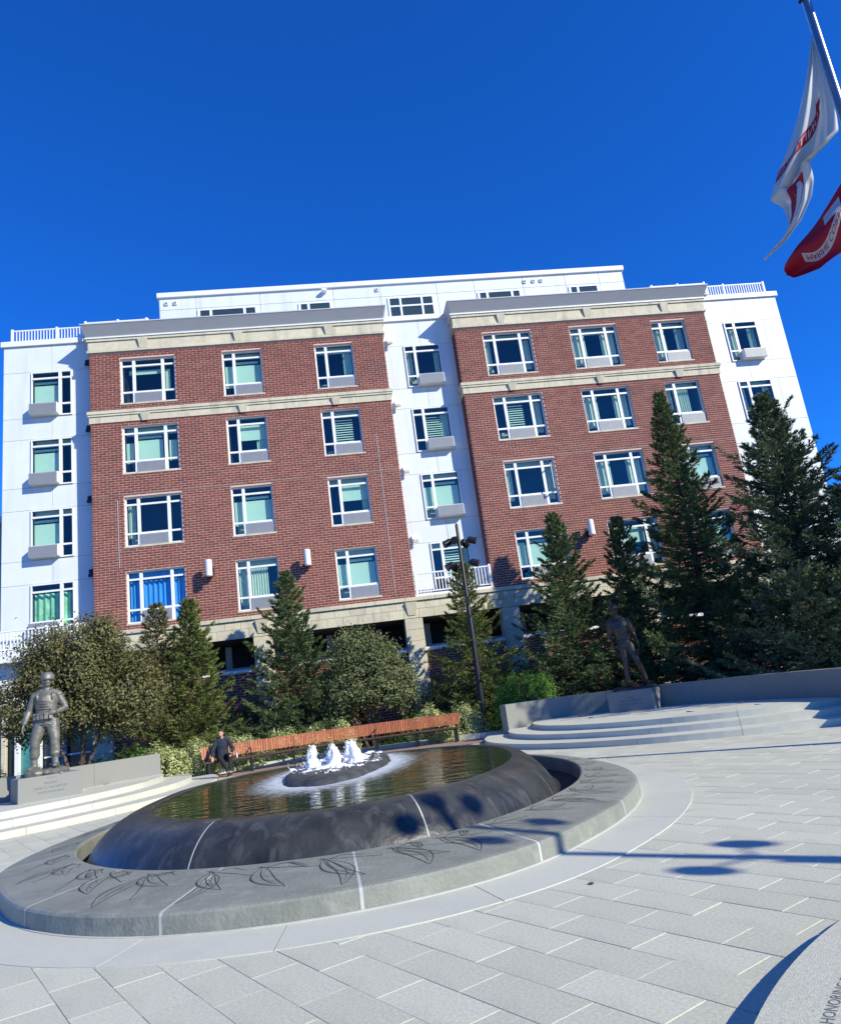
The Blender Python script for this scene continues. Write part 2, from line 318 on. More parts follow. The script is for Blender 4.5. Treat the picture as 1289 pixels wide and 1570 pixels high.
# dark dirt lines run in the long joints between rows
dj=MB()
for j in range(-60,90):
    cy=(j+.5)*SW
    x0=(nx_*cy,ny_*cy+6); Mx=Matrix.Translation((x0[0],x0[1],0))@Matrix.Rotation(ang,4,'Z')
    if abs(ny_*cy+6)<40: dj.box(-22,22,-.0030,.0030,-.02,-.0065,Mx)
dj.build('joint_dirt',M['slot'],paving,kind='stuff')
# smooth band of curved slabs around the fountain
bj=[-171,-150,-126,-100,-87,-70,-55,-38,-20,0,22,50,80,110,140,165,189]
for a0,a1 in zip(bj[:-1],bj[1:]):
    n=8; aa=[a0+.05+(a1-a0-.10)*k/n for k in range(n+1)]
    pts=[pol(Ro,a,.60) for a in aa]+[pol(Ro,a,-.05) for a in reversed(aa)]
    m=MB(); m.prism(pts[::-1] if False else pts,-.03,.006); m.build('border_slab',M['granite2'],paving)
sq=MB(); n=180
pts=[]
V=[];F=[]
for k in range(n):
    a=360*k/n
    for d,z in ((.0,.014),(.022,.012),(.024,.0)): V.append((*pol(Ro,a,d),z))
for k in range(n):
    k2=(k+1)%n
    for q in (0,1): F.append((k*3+q,k*3+q+1,k2*3+q+1,k2*3+q))
sq.add(V,F); sq.build('joint_sealant',M['caulk'],paving,kind='stuff')
# tan brick strip in front of the bench, and its kerb
def arc_band(c,r0,r1,a0,a1,z0,z1,n=24):
    aa=[R(a0+(a1-a0)*k/n) for k in range(n+1)]
    pts=[(c[0]+r1*math.cos(a),c[1]+r1*math.sin(a)) for a in aa]+[(c[0]+r0*math.cos(a),c[1]+r0*math.sin(a)) for a in reversed(aa)]
    return pts,z0,z1
bc=(-1.9,11.0)
strip=MB(); strip.prism(*arc_band(bc,12.0,13.85,62,122,-.03,.012)); so_=strip.build('brick_paving_strip',M['redpave'],kind='structure')
for k in range(22):
    a0=60+k*3.0; m=MB(); m.prism(*arc_band(bc,13.85,14.05,a0+.03,a0+2.97,-.03,.16,3)); m.build('kerb_stone',M['granite2'],so_)
# ------------------------------------------------------------------ raised memorial platforms
def platform(name,c,a0,a1,label,aj):
    root=empty(name,(0,0,0),label=label,cat='steps',group='memorial steps')
    for lvl,rr in enumerate((7.05,6.35,5.62)):
        z1=.125*(lvl+1); n=9
        for k in range(n):
            b0=a0+(a1-a0)*k/n; b1=a0+(a1-a0)*(k+1)/n; g_=.03
            aa=[R(b0+g_+(b1-b0-2*g_)*q/6) for q in range(7)]
            r0=rr-1.15 if lvl<2 else rr-1.3
            pts=[(c[0]+rr*math.cos(a),c[1]+rr*math.sin(a)) for a in aa]+[(c[0]+r0*math.cos(a),c[1]+r0*math.sin(a)) for a in reversed(aa)]
            bm=bmesh.new(); bot=[bm.verts.new((x,y,z1-.125 if lvl else -.02)) for x,y in pts]; top=[bm.verts.new((x,y,z1)) for x,y in pts]; N_=len(pts)
            for i in range(N_): bm.faces.new((bot[i],bot[(i+1)%N_],top[(i+1)%N_],top[i]))
            tf=bm.faces.new(top); bm.faces.new(bot[::-1])
            ed=[e for e in tf.edges if all((v.co.xy-Vector(c)).length>rr-.01 for v in e.verts)]
            bmesh.ops.bevel(bm,geom=ed,offset=.012,segments=2,affect='EDGES'); bm.normal_update()
            me=bpy.data.meshes.new('step_stone'); bm.to_mesh(me); bm.free(); me.materials.append(M['granite2']); obj('step_stone',me,root)
    # floor of the platform: slabs
    z1=.375; rr=4.33
    for i in range(-8,9):
        for j in range(-6,7):
            x0,x1,y0,y1=i*.9+.45*(j%2),i*.9+.45*(j%2)+.892,j*.75,j*.75+.742
            if max(math.hypot(x0,y0),math.hypot(x1,y1),math.hypot(x0,y1),math.hypot(x1,y0))<rr+.5 and (x0+x1)/2*math.cos(R(aj))+(y0+y1)/2*math.sin(R(aj))>-1.5:
                m=MB(); m.box(c[0]+x0,c[0]+x1,c[1]+y0,c[1]+y1,.30,z1-.0045); m.build('floor_slab',M['granite2'],root)
    return root
platform('memorial_steps',(8.0,21.5),150,300,'three wide curved pale granite steps below the right shaded statue and its pedestal',225)
platform('memorial_steps',(-13.2,19.0),-100,30,'curved pale granite steps in full sun below the left soldier statue, beside the fountain',-35)
def ribbon_wall(name,pts,z0,z1,th,label,k=5):
    root=empty(name,(0,0,0),label=label,cat='wall',group='curved memorial walls')
    # Catmull-Rom
    P=[Vector(p) for p in pts]; P=[P[0]*2-P[1]]+P+[P[-1]*2-P[-2]]; Q=[]
    for i in range(1,len(P)-2):
        for t in range(k):
            u=t/k; Q.append(.5*((2*P[i])+(-P[i-1]+P[i+1])*u+(2*P[i-1]-5*P[i]+4*P[i+1]-P[i+2])*u*u+(-P[i-1]+3*P[i]-3*P[i+1]+P[i+2])*u**3))
    Q.append(P[-2]); nseg=(len(Q)-1)//k
    for s in range(nseg):
        q=Q[s*k:s*k+k+1]; nor=[]
        for i in range(len(q)):
            t=(q[min(i+1,len(q)-1)]-q[max(i-1,0)]).normalized(); nor.append(Vector((-t.y,t.x)))
        d0=(q[1]-q[0]).normalized()*.003; d1=(q[-1]-q[-2]).normalized()*.003
        q=[Vector(p) for p in q]; q[0]+=d0; q[-1]-=d1
        poly=[p[:] for p in q]+[(p+n_*th)[:] for p,n_ in reversed(list(zip(q,nor)))]
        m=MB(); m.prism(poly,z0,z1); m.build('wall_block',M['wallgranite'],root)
    return root,Q
wR,QR=ribbon_wall('memorial_wall',[(1.75,22.75),(2.9,23.35),(4.2,23.15),(5.6,22.35),(6.8,21.0),(7.7,19.2),(8.15,17.3),(8.3,15.3),(8.2,13.5)],.0,.97,.3,'low curved grey granite wall in shade behind the right statue, with faint engraved lines')
wL,QL=ribbon_wall('memorial_wall',[(-13.5,16.2),(-11.6,17.1),(-10.35,18.3),(-9.3,19.8),(-8.15,21.35)],.0,.93,.3,'low straight grey granite wall in sun running right from the soldier statue pedestal')
# faint engraved text on walls and pedestals
def text_mesh(s,size,mat,extr=.002,name='inscription',align='CENTER'):
    cu=bpy.data.curves.new('t','FONT'); cu.body=s; cu.size=size; cu.extrude=extr; cu.align_x=align; cu.resolution_u=2
    o=bpy.data.objects.new('t',cu); COL.objects.link(o); dg=bpy.context.evaluated_depsgraph_get(); me=bpy.data.meshes.new_from_object(o.evaluated_get(dg)); me.name=name
    bpy.data.objects.remove(o); bpy.data.curves.remove(cu); me.materials.clear(); me.materials.append(mat); return me
M['carve']=M_('carved lettering',(.13,.14,.145),.9)
def put_text(s,size,p,nrm_az,parent,mat=None,up_=0):
    me=text_mesh(s,size,mat or M['carve']); o=obj('inscription',me,parent,p,(PI/2,0,nrm_az+PI/2)); return o
# ------------------------------------------------------------------ fountain
ft=empty('fountain',(C[0],C[1],0),label='round dark stone fountain with overflowing pool inside a low grey ring engraved with leaves',cat='fountain')
def loc(p): return (p[0]-C[0],p[1]-C[1],p[2])
rj=[-119,-98.5,-80.5,-61,-37,-8,20,50,85,120,150,170,188,206,241]
for a0,a1 in zip(rj[:-1],rj[1:]):
    n=max(6,int((a1-a0)/2.5)); g_=.16; bm=bmesh.new(); rows=[]
    prof=[(Ri,-.0,.02),(Ri,0,.215),(Ri,.012,.232),(Ri,.03,.238),(Ro,-.06,.172),(Ro,-.022,.163),(Ro,-.006,.145),(Ro,0,.0)]
    for k in range(n+1):
        a=a0+g_+(a1-a0-2*g_)*k/n; rows.append([bm.verts.new(loc((*pol(f,a,d),z))) for f,d,z in prof])
    for k in range(n):
        for q in range(len(prof)-1): bm.faces.new((rows[k][q],rows[k][q+1],rows[k+1][q+1],rows[k+1][q]))
    bm.faces.new(rows[0]); bm.faces.new(rows[-1][::-1]); bmesh.ops.recalc_face_normals(bm,faces=bm.faces)
    me=bpy.data.meshes.new('ring_stone'); bm.to_mesh(me); bm.free(); me.materials.append(M['ringstone']); obj('ring_stone',me,ft)
# joint filler (pale) just below the surface
for a in rj[:-1]:
    m=MB(); V=[loc((*pol(f,a+s*.17,d),z)) for s in (-1,1) for f,d,z in ((Ri,.03,.2365),(Ro,-.06,.1705),(Ro,-.023,.1615),(Ro,-.007,.144),(Ro,-.001,.0))]
    m.add(V,[(i,i+1,i+6,i+5) for i in range(4)]); m.build('joint_filler',M['caulk'],ft)
bjt=[-150,-106,-69,-25,10,50,90,130,170,210]
Prin=lambda a:Pr(a)
def basinprof(a,np_=9):
    P_=Pr(a);B_=Bo(a); L=[(P_-.03,.50),(P_-.02,.553),(P_+.01,.556),(P_+.13,.552)]; P_+=.13
    for q in range(1,np_+1):
        t=q/np_*PI/2; L.append((P_+(B_-P_)*(.62*math.sin(t)+.38*q/np_),.10+.452*(.62*math.cos(t)+.38*(1-q/np_))))
    L.append((B_-.05,.0)); return L
for a0,a1 in zip(bjt[:-1],bjt[1:]):
    n=max(8,int((a1-a0)/2.5)); V=[];F=[]; g_=.14
    for k in range(n+1):
        a=a0+g_+(a1-a0-2*g_)*k/n; L=basinprof(a); V+=[(r*math.cos(R(a)),r*math.sin(R(a)),z) for r,z in L]
    q_=len(L)
    for k in range(n):
        for q in range(q_-1): F.append((k*q_+q,k*q_+q+1,(k+1)*q_+q+1,(k+1)*q_+q))
    m=MB(); m.add(V,F); m.build('basin_stone',M['wet'],ft,smooth=True)
for a in bjt[:-1]:
    m=MB(); L=basinprof(a)[1:]; V=[(( r-.003)*math.cos(R(a+s*.17)),(r-.003)*math.sin(R(a+s*.17)),z-.002) for s in (-1,1) for r,z in L]; q_=len(L)
    m.add(V,[(i,i+1,i+1+q_,i+q_) for i in range(q_-1)]); m.build('joint_filler',M['caulk'],ft)
# dark gutter between ring and basin
m=MB(); V=[];n=120
for k in range(n):
    a=3*k; V+= [((Bo(a)-.2)*math.cos(R(a)),(Bo(a)-.2)*math.sin(R(a)),.015),((Ri(a)+.02)*math.cos(R(a)),(Ri(a)+.02)*math.sin(R(a)),.015)]
m.add(V,[(2*k,2*k+1,(2*k+3)%(2*n),(2*k+2)%(2*n)) for k in range(n)]); m.build('gutter',M['dark'],ft)
# water sheet; its object origin sits at the rock so the foam follows it
RK=(-1.85,12.55)
rad=26; na=150; V=[(C[0]-RK[0],C[1]-RK[1],0)]; F=[]
for j in range(1,rad+1):
    for k in range(na):
        a=360*k/na; r=(Pr(a)-.022)*j/rad; V.append((C[0]-RK[0]+r*math.cos(R(a)),C[1]-RK[1]+r*math.sin(R(a)),0))
for k in range(na): F.append((0,1+k,1+(k+1)%na))
for j in range(rad-1):
    for k in range(na): F.append((1+j*na+k,1+(j+1)*na+k,1+(j+1)*na+(k+1)%na,1+j*na+(k+1)%na))
m=MB(); m.add(V,F); wt=m.build('water',M['water'],kind='structure',smooth=True); wt.location=(RK[0],RK[1],.5455)
# rock plinth
V=[];F=[];na=44; prof=[(1.06,-.10),(1.02,.0),(.99,.04),(.95,.07),(.88,.09),(.6,.10),(.3,.105)]
for j,(s,z) in enumerate(prof):
    for k in range(na):
        a=2*PI*k/na; rr=1+.10*noise.noise((math.cos(a)*1.6,math.sin(a)*1.6,3))+.05*noise.noise((math.cos(a)*6,math.sin(a)*6,j*.7))
        x=.80*s*rr*math.cos(a); y=2.15*s*rr*math.sin(a); V.append((x,y,z+.03*noise.noise((x*3,y*3,j))))
for j in range(len(prof)-1):
    for k in range(na): F.append((j*na+k,j*na+(k+1)%na,(j+1)*na+(k+1)%na,(j+1)*na+k))
F.append(tuple(range((len(prof)-1)*na,len(prof)*na)))
m=MB(); m.add(V,F); o=m.build('fountain_rock',M['rock'],ft,smooth=True); o.location=(RK[0]-C[0],RK[1]-C[1],.55)
# jets of white water: irregular frothy columns
def jet(x,y,h,sd_,lab):
    rs=random.Random(sd_); m=MB(); V=[];F=[]; nl,na=26,18
    for j in range(nl+1):
        t=j/nl; r=.112*(1-t)**.6*(1+.10*math.sin(t*9+sd_))+.014+(.05*max(0,.12-t)/.12)
        for k in range(na):
            a=2*PI*k/na; rr=r*(1+.45*(noise.noise((math.cos(a)*2.2+sd_*5,math.sin(a)*2.2,t*2.5+sd_))+.5*noise.noise((math.cos(a)*5,math.sin(a)*5+sd_,t*7))))
            V.append((rr*math.cos(a)+.02*math.sin(t*7+sd_),rr*math.sin(a),h*t+.02*noise.noise((a,t*5,sd_))))
    for j in range(nl):
        for k in range(na): F.append((j*na+k,j*na+(k+1)%na,(j+1)*na+(k+1)%na,(j+1)*na+k))
    F.append(tuple(range(nl*na,(nl+1)*na)))
    m.add(V,F)
    for _ in range(150):
        t=rs.random()**.7; a=rs.random()*2*PI; d=.03+.19*rs.random()*(1.1-t); s=.003+.008*rs.random(); m.ball((d*math.cos(a),d*math.sin(a),h*t*1.05),s,5)
    o=m.build('water_jet',M['foam'],smooth=True); o.location=(x,y,.62); tag(o,lab,'water jet','white water jets on the fountain rock')
jets=[(-2.19,12.05,.36,1,'leftmost broad white water jet rising from the fountain rock'),(-1.98,12.7,.32,2,'white water jet second from left, set back behind the middle one'),(-1.84,11.95,.31,3,'white water jet in the middle of the five, nearest the viewer'),
      (-1.70,12.75,.33,4,'white water jet fourth from left, partly behind the rightmost one'),(-1.55,12.15,.36,5,'rightmost and tallest white water jet on the fountain rock')]
for j in jets: jet(*j)
# splash froth on top of rock: a thin broken sheet of bubbling water
V=[];F=[];idx={};n=84
def fz(x,y):
    r=math.hypot(x/.80,y/2.0); return noise.fractal((x*3.2,y*3.2,1.7),1.0,2.0,4)-max(0,r-.45)*.9+.30*math.exp(-((x+.05)**2/.12+(y+.3)**2/.35))
for a in range(n):
    for b in range(n*2):
        x=-.8+1.6*a/n; y=-2.0+4.0*b/(2*n)
        if fz(x,y)>.02 and math.hypot(x/.78,y/2.0)<.96:
            q=[]
            for da,db in ((0,0),(1,0),(1,1),(0,1)):
                k=(a+da,b+db)
                if k not in idx:
                    xx=-.8+1.6*k[0]/n; yy=-2.0+4.0*k[1]/(2*n); h=max(0,fz(xx,yy)-.02)
                    idx[k]=len(V); V.append((xx,yy,-.012+.05*min(1,h*1.5)+.022*noise.noise((xx*22,yy*22,0))+.012*noise.noise((xx*60,yy*60,3))))
                q.append(idx[k])
            F.append(q)
m=MB(); m.add(V,F); o=m.build('splash_foam',M['foam'],ft,kind='stuff',smooth=True); o.location=(RK[0]-C[0],RK[1]-C[1],.655)
m=MB()
for k in range(420):
    a=random.random()*2*PI; r=random.random()**.6; m.ball((.74*r*math.cos(a),1.5*r*math.sin(a)-.35,abs(random.gauss(0,.05))),random.uniform(.003,.010),5)
o=m.build('water_droplets',M['foam'],ft,kind='stuff',smooth=True); o.location=(RK[0]-C[0],RK[1]-C[1],.66)
# engraved leaf sprays on the ring
def ringpt(a,t,h=.0022):   # a degrees, t 0 inner .. 1 outer
    ri=Ri(a)+.03; ro=Ro(a)-.06; r=ri+(ro-ri)*t; return Vector((r*math.cos(R(a)),r*math.sin(R(a)),.238+(.172-.238)*t+h))
def ribbon(m,P,wd):
    V=[];n=len(P)
    for i in range(n):
        t=(P[min(i+1,n-1)]-P[max(i-1,0)]); t.normalize(); s=Vector((-t.y,t.x,0)); k=wd*(.35+.65*math.sin(PI*(i+.5)/n)); V+=[(P[i]+s*k/2)[:],(P[i]-s*k/2)[:]]
    m.add(V,[(2*i,2*i+1,2*i+3,2*i+2) for i in range(n-1)])
def leafeng(a,t,da,dt,wd,parent,seed):
    # leaf from (a,t) to (a+da,t+dt), half width wd (metres)
    m=MB(); p0=ringpt(a,t); p1=ringpt(a+da,t+dt); ax=p1-p0; L=ax.length; ax.normalize(); sd2=Vector((-ax.y,ax.x,0))
    up_=lambda p:p
    def P_(u,v):
        w_=math.sin(PI*min(1,u)**.8)**.9*wd
        return p0+(p1-p0)*u+sd2*(v*w_)+sd2*.12*L*math.sin(PI*u)*(1 if seed%2 else -1)
    ribbon(m,[P_(k/14,1) for k in range(15)],.011); ribbon(m,[P_(k/14,-1) for k in range(15)],.011); ribbon(m,[P_(k/10*.85,0) for k in range(11)],.007)
    for q in (.35,.6): ribbon(m,[P_(q+.12*k/3,.1+.5*k/3) for k in range(4)],.004)
    m.build('engraved_leaf',M['groove'],parent)
rl=random.Random(5)
for base in [-128,-119,-110,-101,-93,-85,-77,-69,-61,-52,-43,-34,-25,-15,-4,8,20,140,156,172,190,208,222]:
    if -135<base<-20 and rl.random()<.7: leafeng(base+4,.05,rl.uniform(-3.5,4),rl.uniform(.14,.3),rl.uniform(.035,.05),ft,base)
    st=MB(); b=base+rl.uniform(-1,1); ribbon(st,[ringpt(b+k*.75,.10+.04*math.sin(k)) for k in range(9)],.010); st.build('engraved_stem',M['groove'],ft)
    for q,(da,dt) in enumerate(((7.6,.26),(5.0,.56),(1.2,.70))):
        if q==2 and rl.random()<.3: continue
        leafeng(b+.4+q*.5,.10+.03*q,da+rl.uniform(-.6,.6),dt+rl.uniform(-.07,.07),rl.uniform(.07,.095),ft,q+base)
# ------------------------------------------------------------------ apartment building
A_=R(7.4); DF=29.4
Nv=Vector((-math.sin(A_),math.cos(A_),0)); Uv=Vector((math.cos(A_),math.sin(A_),0))
def fw_(u,d,z=0): return Uv*u+Nv*(DF+d)+Vector((0,0,z))
bl=empty('apartment_building',(Nv*DF)[:],A_,label='six storey apartment building of red brick bays and white panelled walls under a grey cornice',cat='building')
# --- windows
BARS={}
def winproto(kind,H=2.05):
    W=2.24 if kind=='wide' else 1.66
    fo=.055; mw=.12; tw=.075
    if kind=='wide': mull=[(.235*W),(.765*W)]
    elif kind=='nl': mull=[.29*W]
    else: mull=[.71*W]
    zt=H*.845; zl=H*.255
    fr=MB(); y0,y1=0.0,.07
    fr.box(0,fo,y0,y1,0,H); fr.box(W-fo,W,y0,y1,0,H); fr.box(fo,W-fo,y0,y1,0,fo); fr.box(fo,W-fo,y0,y1,H-fo,H)
    xs=[fo]+sum([[m-mw/2,m+mw/2] for m in mull],[])+[W-fo]; cells=[]
    for m in mull: fr.box(m-mw/2,m+mw/2,y0-.012,y1,fo,H-fo)
    for i in range(0,len(xs),2):
        a,b=xs[i],xs[i+1]; wide_=(b-a)>.75
        fr.box(a,b,y0-.004,y1,zt-tw/2,zt+tw/2); fr.box(a,b,y0-.004,y1,zl-tw/2,zl+tw/2)
        cells.append((a,b,zt+tw/2,H-fo,'top')); cells.append((a,b,zl+tw/2,zt-tw/2,'main' if wide_ else 'side'))
        if wide_: ac=(a-.03,b+.03)
        else: cells.append((a,b,fo,zl-tw/2,'low'))
    frame=fr.mesh('window',M['trim'])
    panes=[]
    for a,b,z0,z1,k in cells:
        m=MB(); m.add([(a,.045,z0),(b,.045,z0),(b,.045,z1),(a,.045,z1)],[(0,1,2,3)]); panes.append(m.mesh('pane',M['glass']))
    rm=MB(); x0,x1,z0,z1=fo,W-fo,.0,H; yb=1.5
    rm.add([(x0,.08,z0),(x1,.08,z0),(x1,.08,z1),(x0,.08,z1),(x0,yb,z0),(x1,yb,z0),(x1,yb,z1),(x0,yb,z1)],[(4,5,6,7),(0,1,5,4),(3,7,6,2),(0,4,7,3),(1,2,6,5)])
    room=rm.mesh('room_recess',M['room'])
    acs={}
    for nm,out in (('flush',-.05),('proud',-.30)):
        m=MB(); a,b=ac; m.bbox(a,b,out,.06,.02,zl-tw/2-.004,.012)
        me=m.mesh('air_conditioner',M['trim']); 
        g=MB()
        if nm=='flush' or 1:
            nb=9; zz0,zz1=.06,zl-tw/2-.05
            g.box(a+.015,b-.015,out-.004,out-.001,zz0-.03,zz1+.035)
            for q in range(nb): z=zz0+(zz1-zz0)*(q+.5)/nb; g.box(a+.05,b-.05,out-.012,out-.004,z-.008,z+.008)
        acs[nm]=(me,g.mesh('grille',M['ac']))
    BARS[kind]=dict(W=W,H=H,frame=frame,panes=panes,room=room,ac=acs,acx=ac,mull=mull,zt=zt,zl=zl,cells=cells)
for k in ('wide','nl','nr'): winproto(k)
sillm=MB(); sillm.bbox(-.06,1.06,-.06,.09,-.07,-.004,.008); 
def sheet(x0,x1,z0,z1,y,mat,name,waves=0,amp=.03):
    n=max(2,int(waves*6)) if waves else 1; V=[]
    for k in range(n+1):
        x=x0+(x1-x0)*k/n; yy=y+(amp*math.sin(k/n*waves*2*PI) if waves else 0); V+=[(x,yy,z0),(x,yy,z1)]
    m=MB(); m.add(V,[(2*k,2*k+2,2*k+3,2*k+1) for k in range(n)]); return m.mesh(name,mat)
def place_window(u,z,kind,y,cover,ac='flush',label=None,sill=True):
    B_=BARS[kind]; o=obj('window',B_['frame'],bl,(u,y,z)); W,H=B_['W'],B_['H']
    if label: o['label']=label
    for p in B_['panes']: obj('pane',p,o)
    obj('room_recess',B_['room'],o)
    if ac: 
        a=obj('air_conditioner',B_['ac'][ac][0],o); g=obj('grille',B_['ac'][ac][1],o)
    if sill:
        m=MB(); m.bbox(-.05,W+.05,-y-.035,.06,-.075,-.003,.008); m.build('sill',M['cast'],o)
    mc=[c for c in B_['cells'] if c[4]=='main'][0]; x0,x1=mc[0],mc[1]; z0,z1=mc[2],mc[3]
    full0,full1=.07,W-.07
    def add(me): obj(me.name,me,o)
    rw=random.Random(int(u*31+z*7))
    if not cover or cover[0] in ('left','short','ven','half'):
        if rw.random()<.75: add(sheet(full1-rw.uniform(.18,.42),full1,.3,z1+.05,.27,M['curtain'] if rw.random()<.5 else M['blind'],'curtain',3))
    if rw.random()<.55: add(sheet(full0,full1,z1+rw.uniform(.02,.18),H,.30,M['blind'],'blind'))
    if rw.random()<.35: add(sheet(full0+.05,full0+rw.uniform(.3,.6),.05,rw.uniform(.3,.5),.35,M['cream'],'sill_clutter'))
    for c in cover:
        if c=='full':
            if kind=='wide':
                for q0,q1 in ((full0,x0-.14),(x1+.14,full1)): add(sheet(q0,q0+(q1-q0)*random.uniform(.55,.95),z0-.05,z1-random.uniform(.1,.3),.24,M['blind'],'blind'))
            add(sheet(full0 if kind!='wide' else x0-.1,x1-.02 if kind!='wide' else x1-.1,z0-.1,z1-.22,.22,M['blind'],'blind')); add(sheet(x0,x1-.12,z1-.16,z1-.05,.2,M['blind'],'blind'))
        if c=='half': add(sheet(x0-.05,x1,z0+(z1-z0)*.45,z1+.05,.2,M['blind'],'blind'))
        if c=='short': add(sheet(x0-.3,x1+.1,z0+(z1-z0)*.74,z1-.1,.2,M['blind'],'blind')); add(sheet(full1-.40,full1-.20,z0,z1-.1,.22,M['curtain'],'curtain'))
        if c=='ven':
            m=MB(); n=11
            for q in range(n):
                zq=z0-.05+(z1-z0+.05)*q/n; m.add([(x0-.06,.20,zq),(x1-.30,.20,zq),(x1-.30,.24,zq+.055),(x0-.06,.24,zq+.055)],[(0,1,2,3)])
            add(m.mesh('venetian_blind',M['blind']))
        if c=='cream': add(sheet(x0-.05,x0+(x1-x0)*.62,z0-.3,z1+.1,.25,M['curtain'],'curtain',7)); add(sheet(full0,full0+.3,z0-.3,z1+.1,.25,M['curtain'],'curtain',2))
        if c=='sides': add(sheet(full0,x0+.18,z0-.3,z1+.05,.25,M['curtain'],'curtain',4)); add(sheet(x1-.15 if kind=='wide' else x1-.38,full1,z0-.3,z1+.05,.25,M['curtain'],'curtain',4))
        if c=='left': add(sheet(full0,full0+.28,z0-.2,z1+.1,.25,M['curtain'],'curtain',3))
        if c=='blue': add(sheet(full0,full1,.0,z1-.02,.2,M['bluecurtain'],'curtain',11,.035)); add(sheet(full0,full1,z1+.03,H,.22,M['bluecurtain'],'curtain',3,.01))
        if c=='green': add(sheet(full0,full1-.1,.0,z1-.02,.25,M['greencurtain'],'curtain',6,.04))
    return o
ZB=[14.91-3.075*i for i in range(4)]
Lw=[-8.07,-3.85,.12]; Rw=[7.66,11.72,15.66]
cov={(0,0):['short'],(0,1):['full'],(0,2):['left'],(0,3):['blue'],(1,0):['full'],(1,1):['half'],(1,2):['full'],(1,3):['cream'],(2,0):[],(2,1):['ven'],(2,2):['half'],(2,3):['full'],
 (3,0):['left'],(3,1):['ven'],(3,2):['left'],(3,3):['full'],(4,0):['sides'],(4,1):['sides'],(4,2):['sides'],(4,3):['half'],(5,0):['sides'],(5,1):['cream'],(5,2):['full'],(5,3):['full']}
kinds=['wide','nl','nl','wide','wide','nl']; us=Lw+Rw
ops=[]
for c in range(6):
    for r in range(4):
        place_window(us[c],ZB[r],kinds[c],.10,cov[(c,r)],label={(0,3):'window behind closed blue curtains',(3,2):'window with one casement standing open'}.get((c,r)))
        ops.append((us[c],us[c]+BARS[kinds[c]]['W'],ZB[r]-.0,ZB[r]+2.05))
# open casement (third row, first column of the right bay)
m=MB(); m.box(0,.04,-.5,0,0,1.1); m.box(0,.04,-.5,-.45,.0,1.1)
m=MB(); fr_=[(-.46,-.42),(-.04,0)]
for a,b in fr_: m.box(-.02,.02,a,b,.0,1.15)
m.box(-.02,.02,-.42,-.04,0,.05); m.box(-.02,.02,-.42,-.04,1.10,1.15)
o=m.build('open_casement',M['trim'],bl,loc=(Rw[0]+2.1,.09,ZB[2]+.58)); o.rotation_euler=(0,0,R(-18))
# white wall windows
for r in range(4):
    place_window(4.13,ZB[r]+.03,'nl',.70,[['left'],['ven'],['full'],['ven']][r],'proud',sill=False)
    place_window(-11.93,ZB[r]+.03,'nr',.70,[['full'],['full'],['full'],['green']][r],'proud',sill=False)
    place_window(19.68,ZB[r]+.05,'nl',.70,[['sides'],['left'],['full'],['half']][r],'proud',sill=False)
# --- brick bays
BZ0,BZ1=5.44,17.28
def wall_grid(m,x0,x1,z0,z1,opn,y,dep=.12):
    xs=sorted({x0,x1}|{a for o in opn for a in o[:2] if x0<a<x1}); zs=sorted({z0,z1}|{a for o in opn for a in o[2:] if z0<a<z1})
    for i in range(len(xs)-1):
        for j in range(len(zs)-1):
            cx,cz=(xs[i]+xs[i+1])/2,(zs[j]+zs[j+1])/2
            if any(o[0]<cx<o[1] and o[2]<cz<o[3] for o in opn): continue
            m.add([(xs[i],y,zs[j]),(xs[i+1],y,zs[j]),(xs[i+1],y,zs[j+1]),(xs[i],y,zs[j+1])],[(0,1,2,3)])
    for a,b,c,d in opn:
        if a<x0 or b>x1: continue
        m.add([(a,y,c),(a,y+dep,c),(a,y+dep,d),(a,y,d)],[(0,1,2,3)]); m.add([(b,y,c),(b,y,d),(b,y+dep,d),(b,y+dep,c)],[(0,1,2,3)])
        m.add([(a,y,d),(a,y+dep,d),(b,y+dep,d),(b,y,d)],[(0,1,2,3)]); m.add([(a,y,c),(b,y,c),(b,y+dep,c),(a,y+dep,c)],[(0,1,2,3)])
bw,bh=.305,.1007; jn=.021
bk=MB(); x,z=(bw-jn)/2,(bh-jn)/2; e=.004; d_=.016
bk.add([(-x,0,-z),(x,0,-z),(x,0,z),(-x,0,z),(-x+e,-d_,-z+e),(x-e,-d_,-z+e),(x-e,-d_,z-e),(-x+e,-d_,z-e)],[(4,5,6,7),(0,1,5,4),(1,2,6,5),(2,3,7,6),(3,0,4,7)])
brick_me=bk.mesh('brick',M['brick']); BV=np.array([v.co[:] for v in brick_me.vertices]); BF=[tuple(p.vertices) for p in brick_me.polygons]
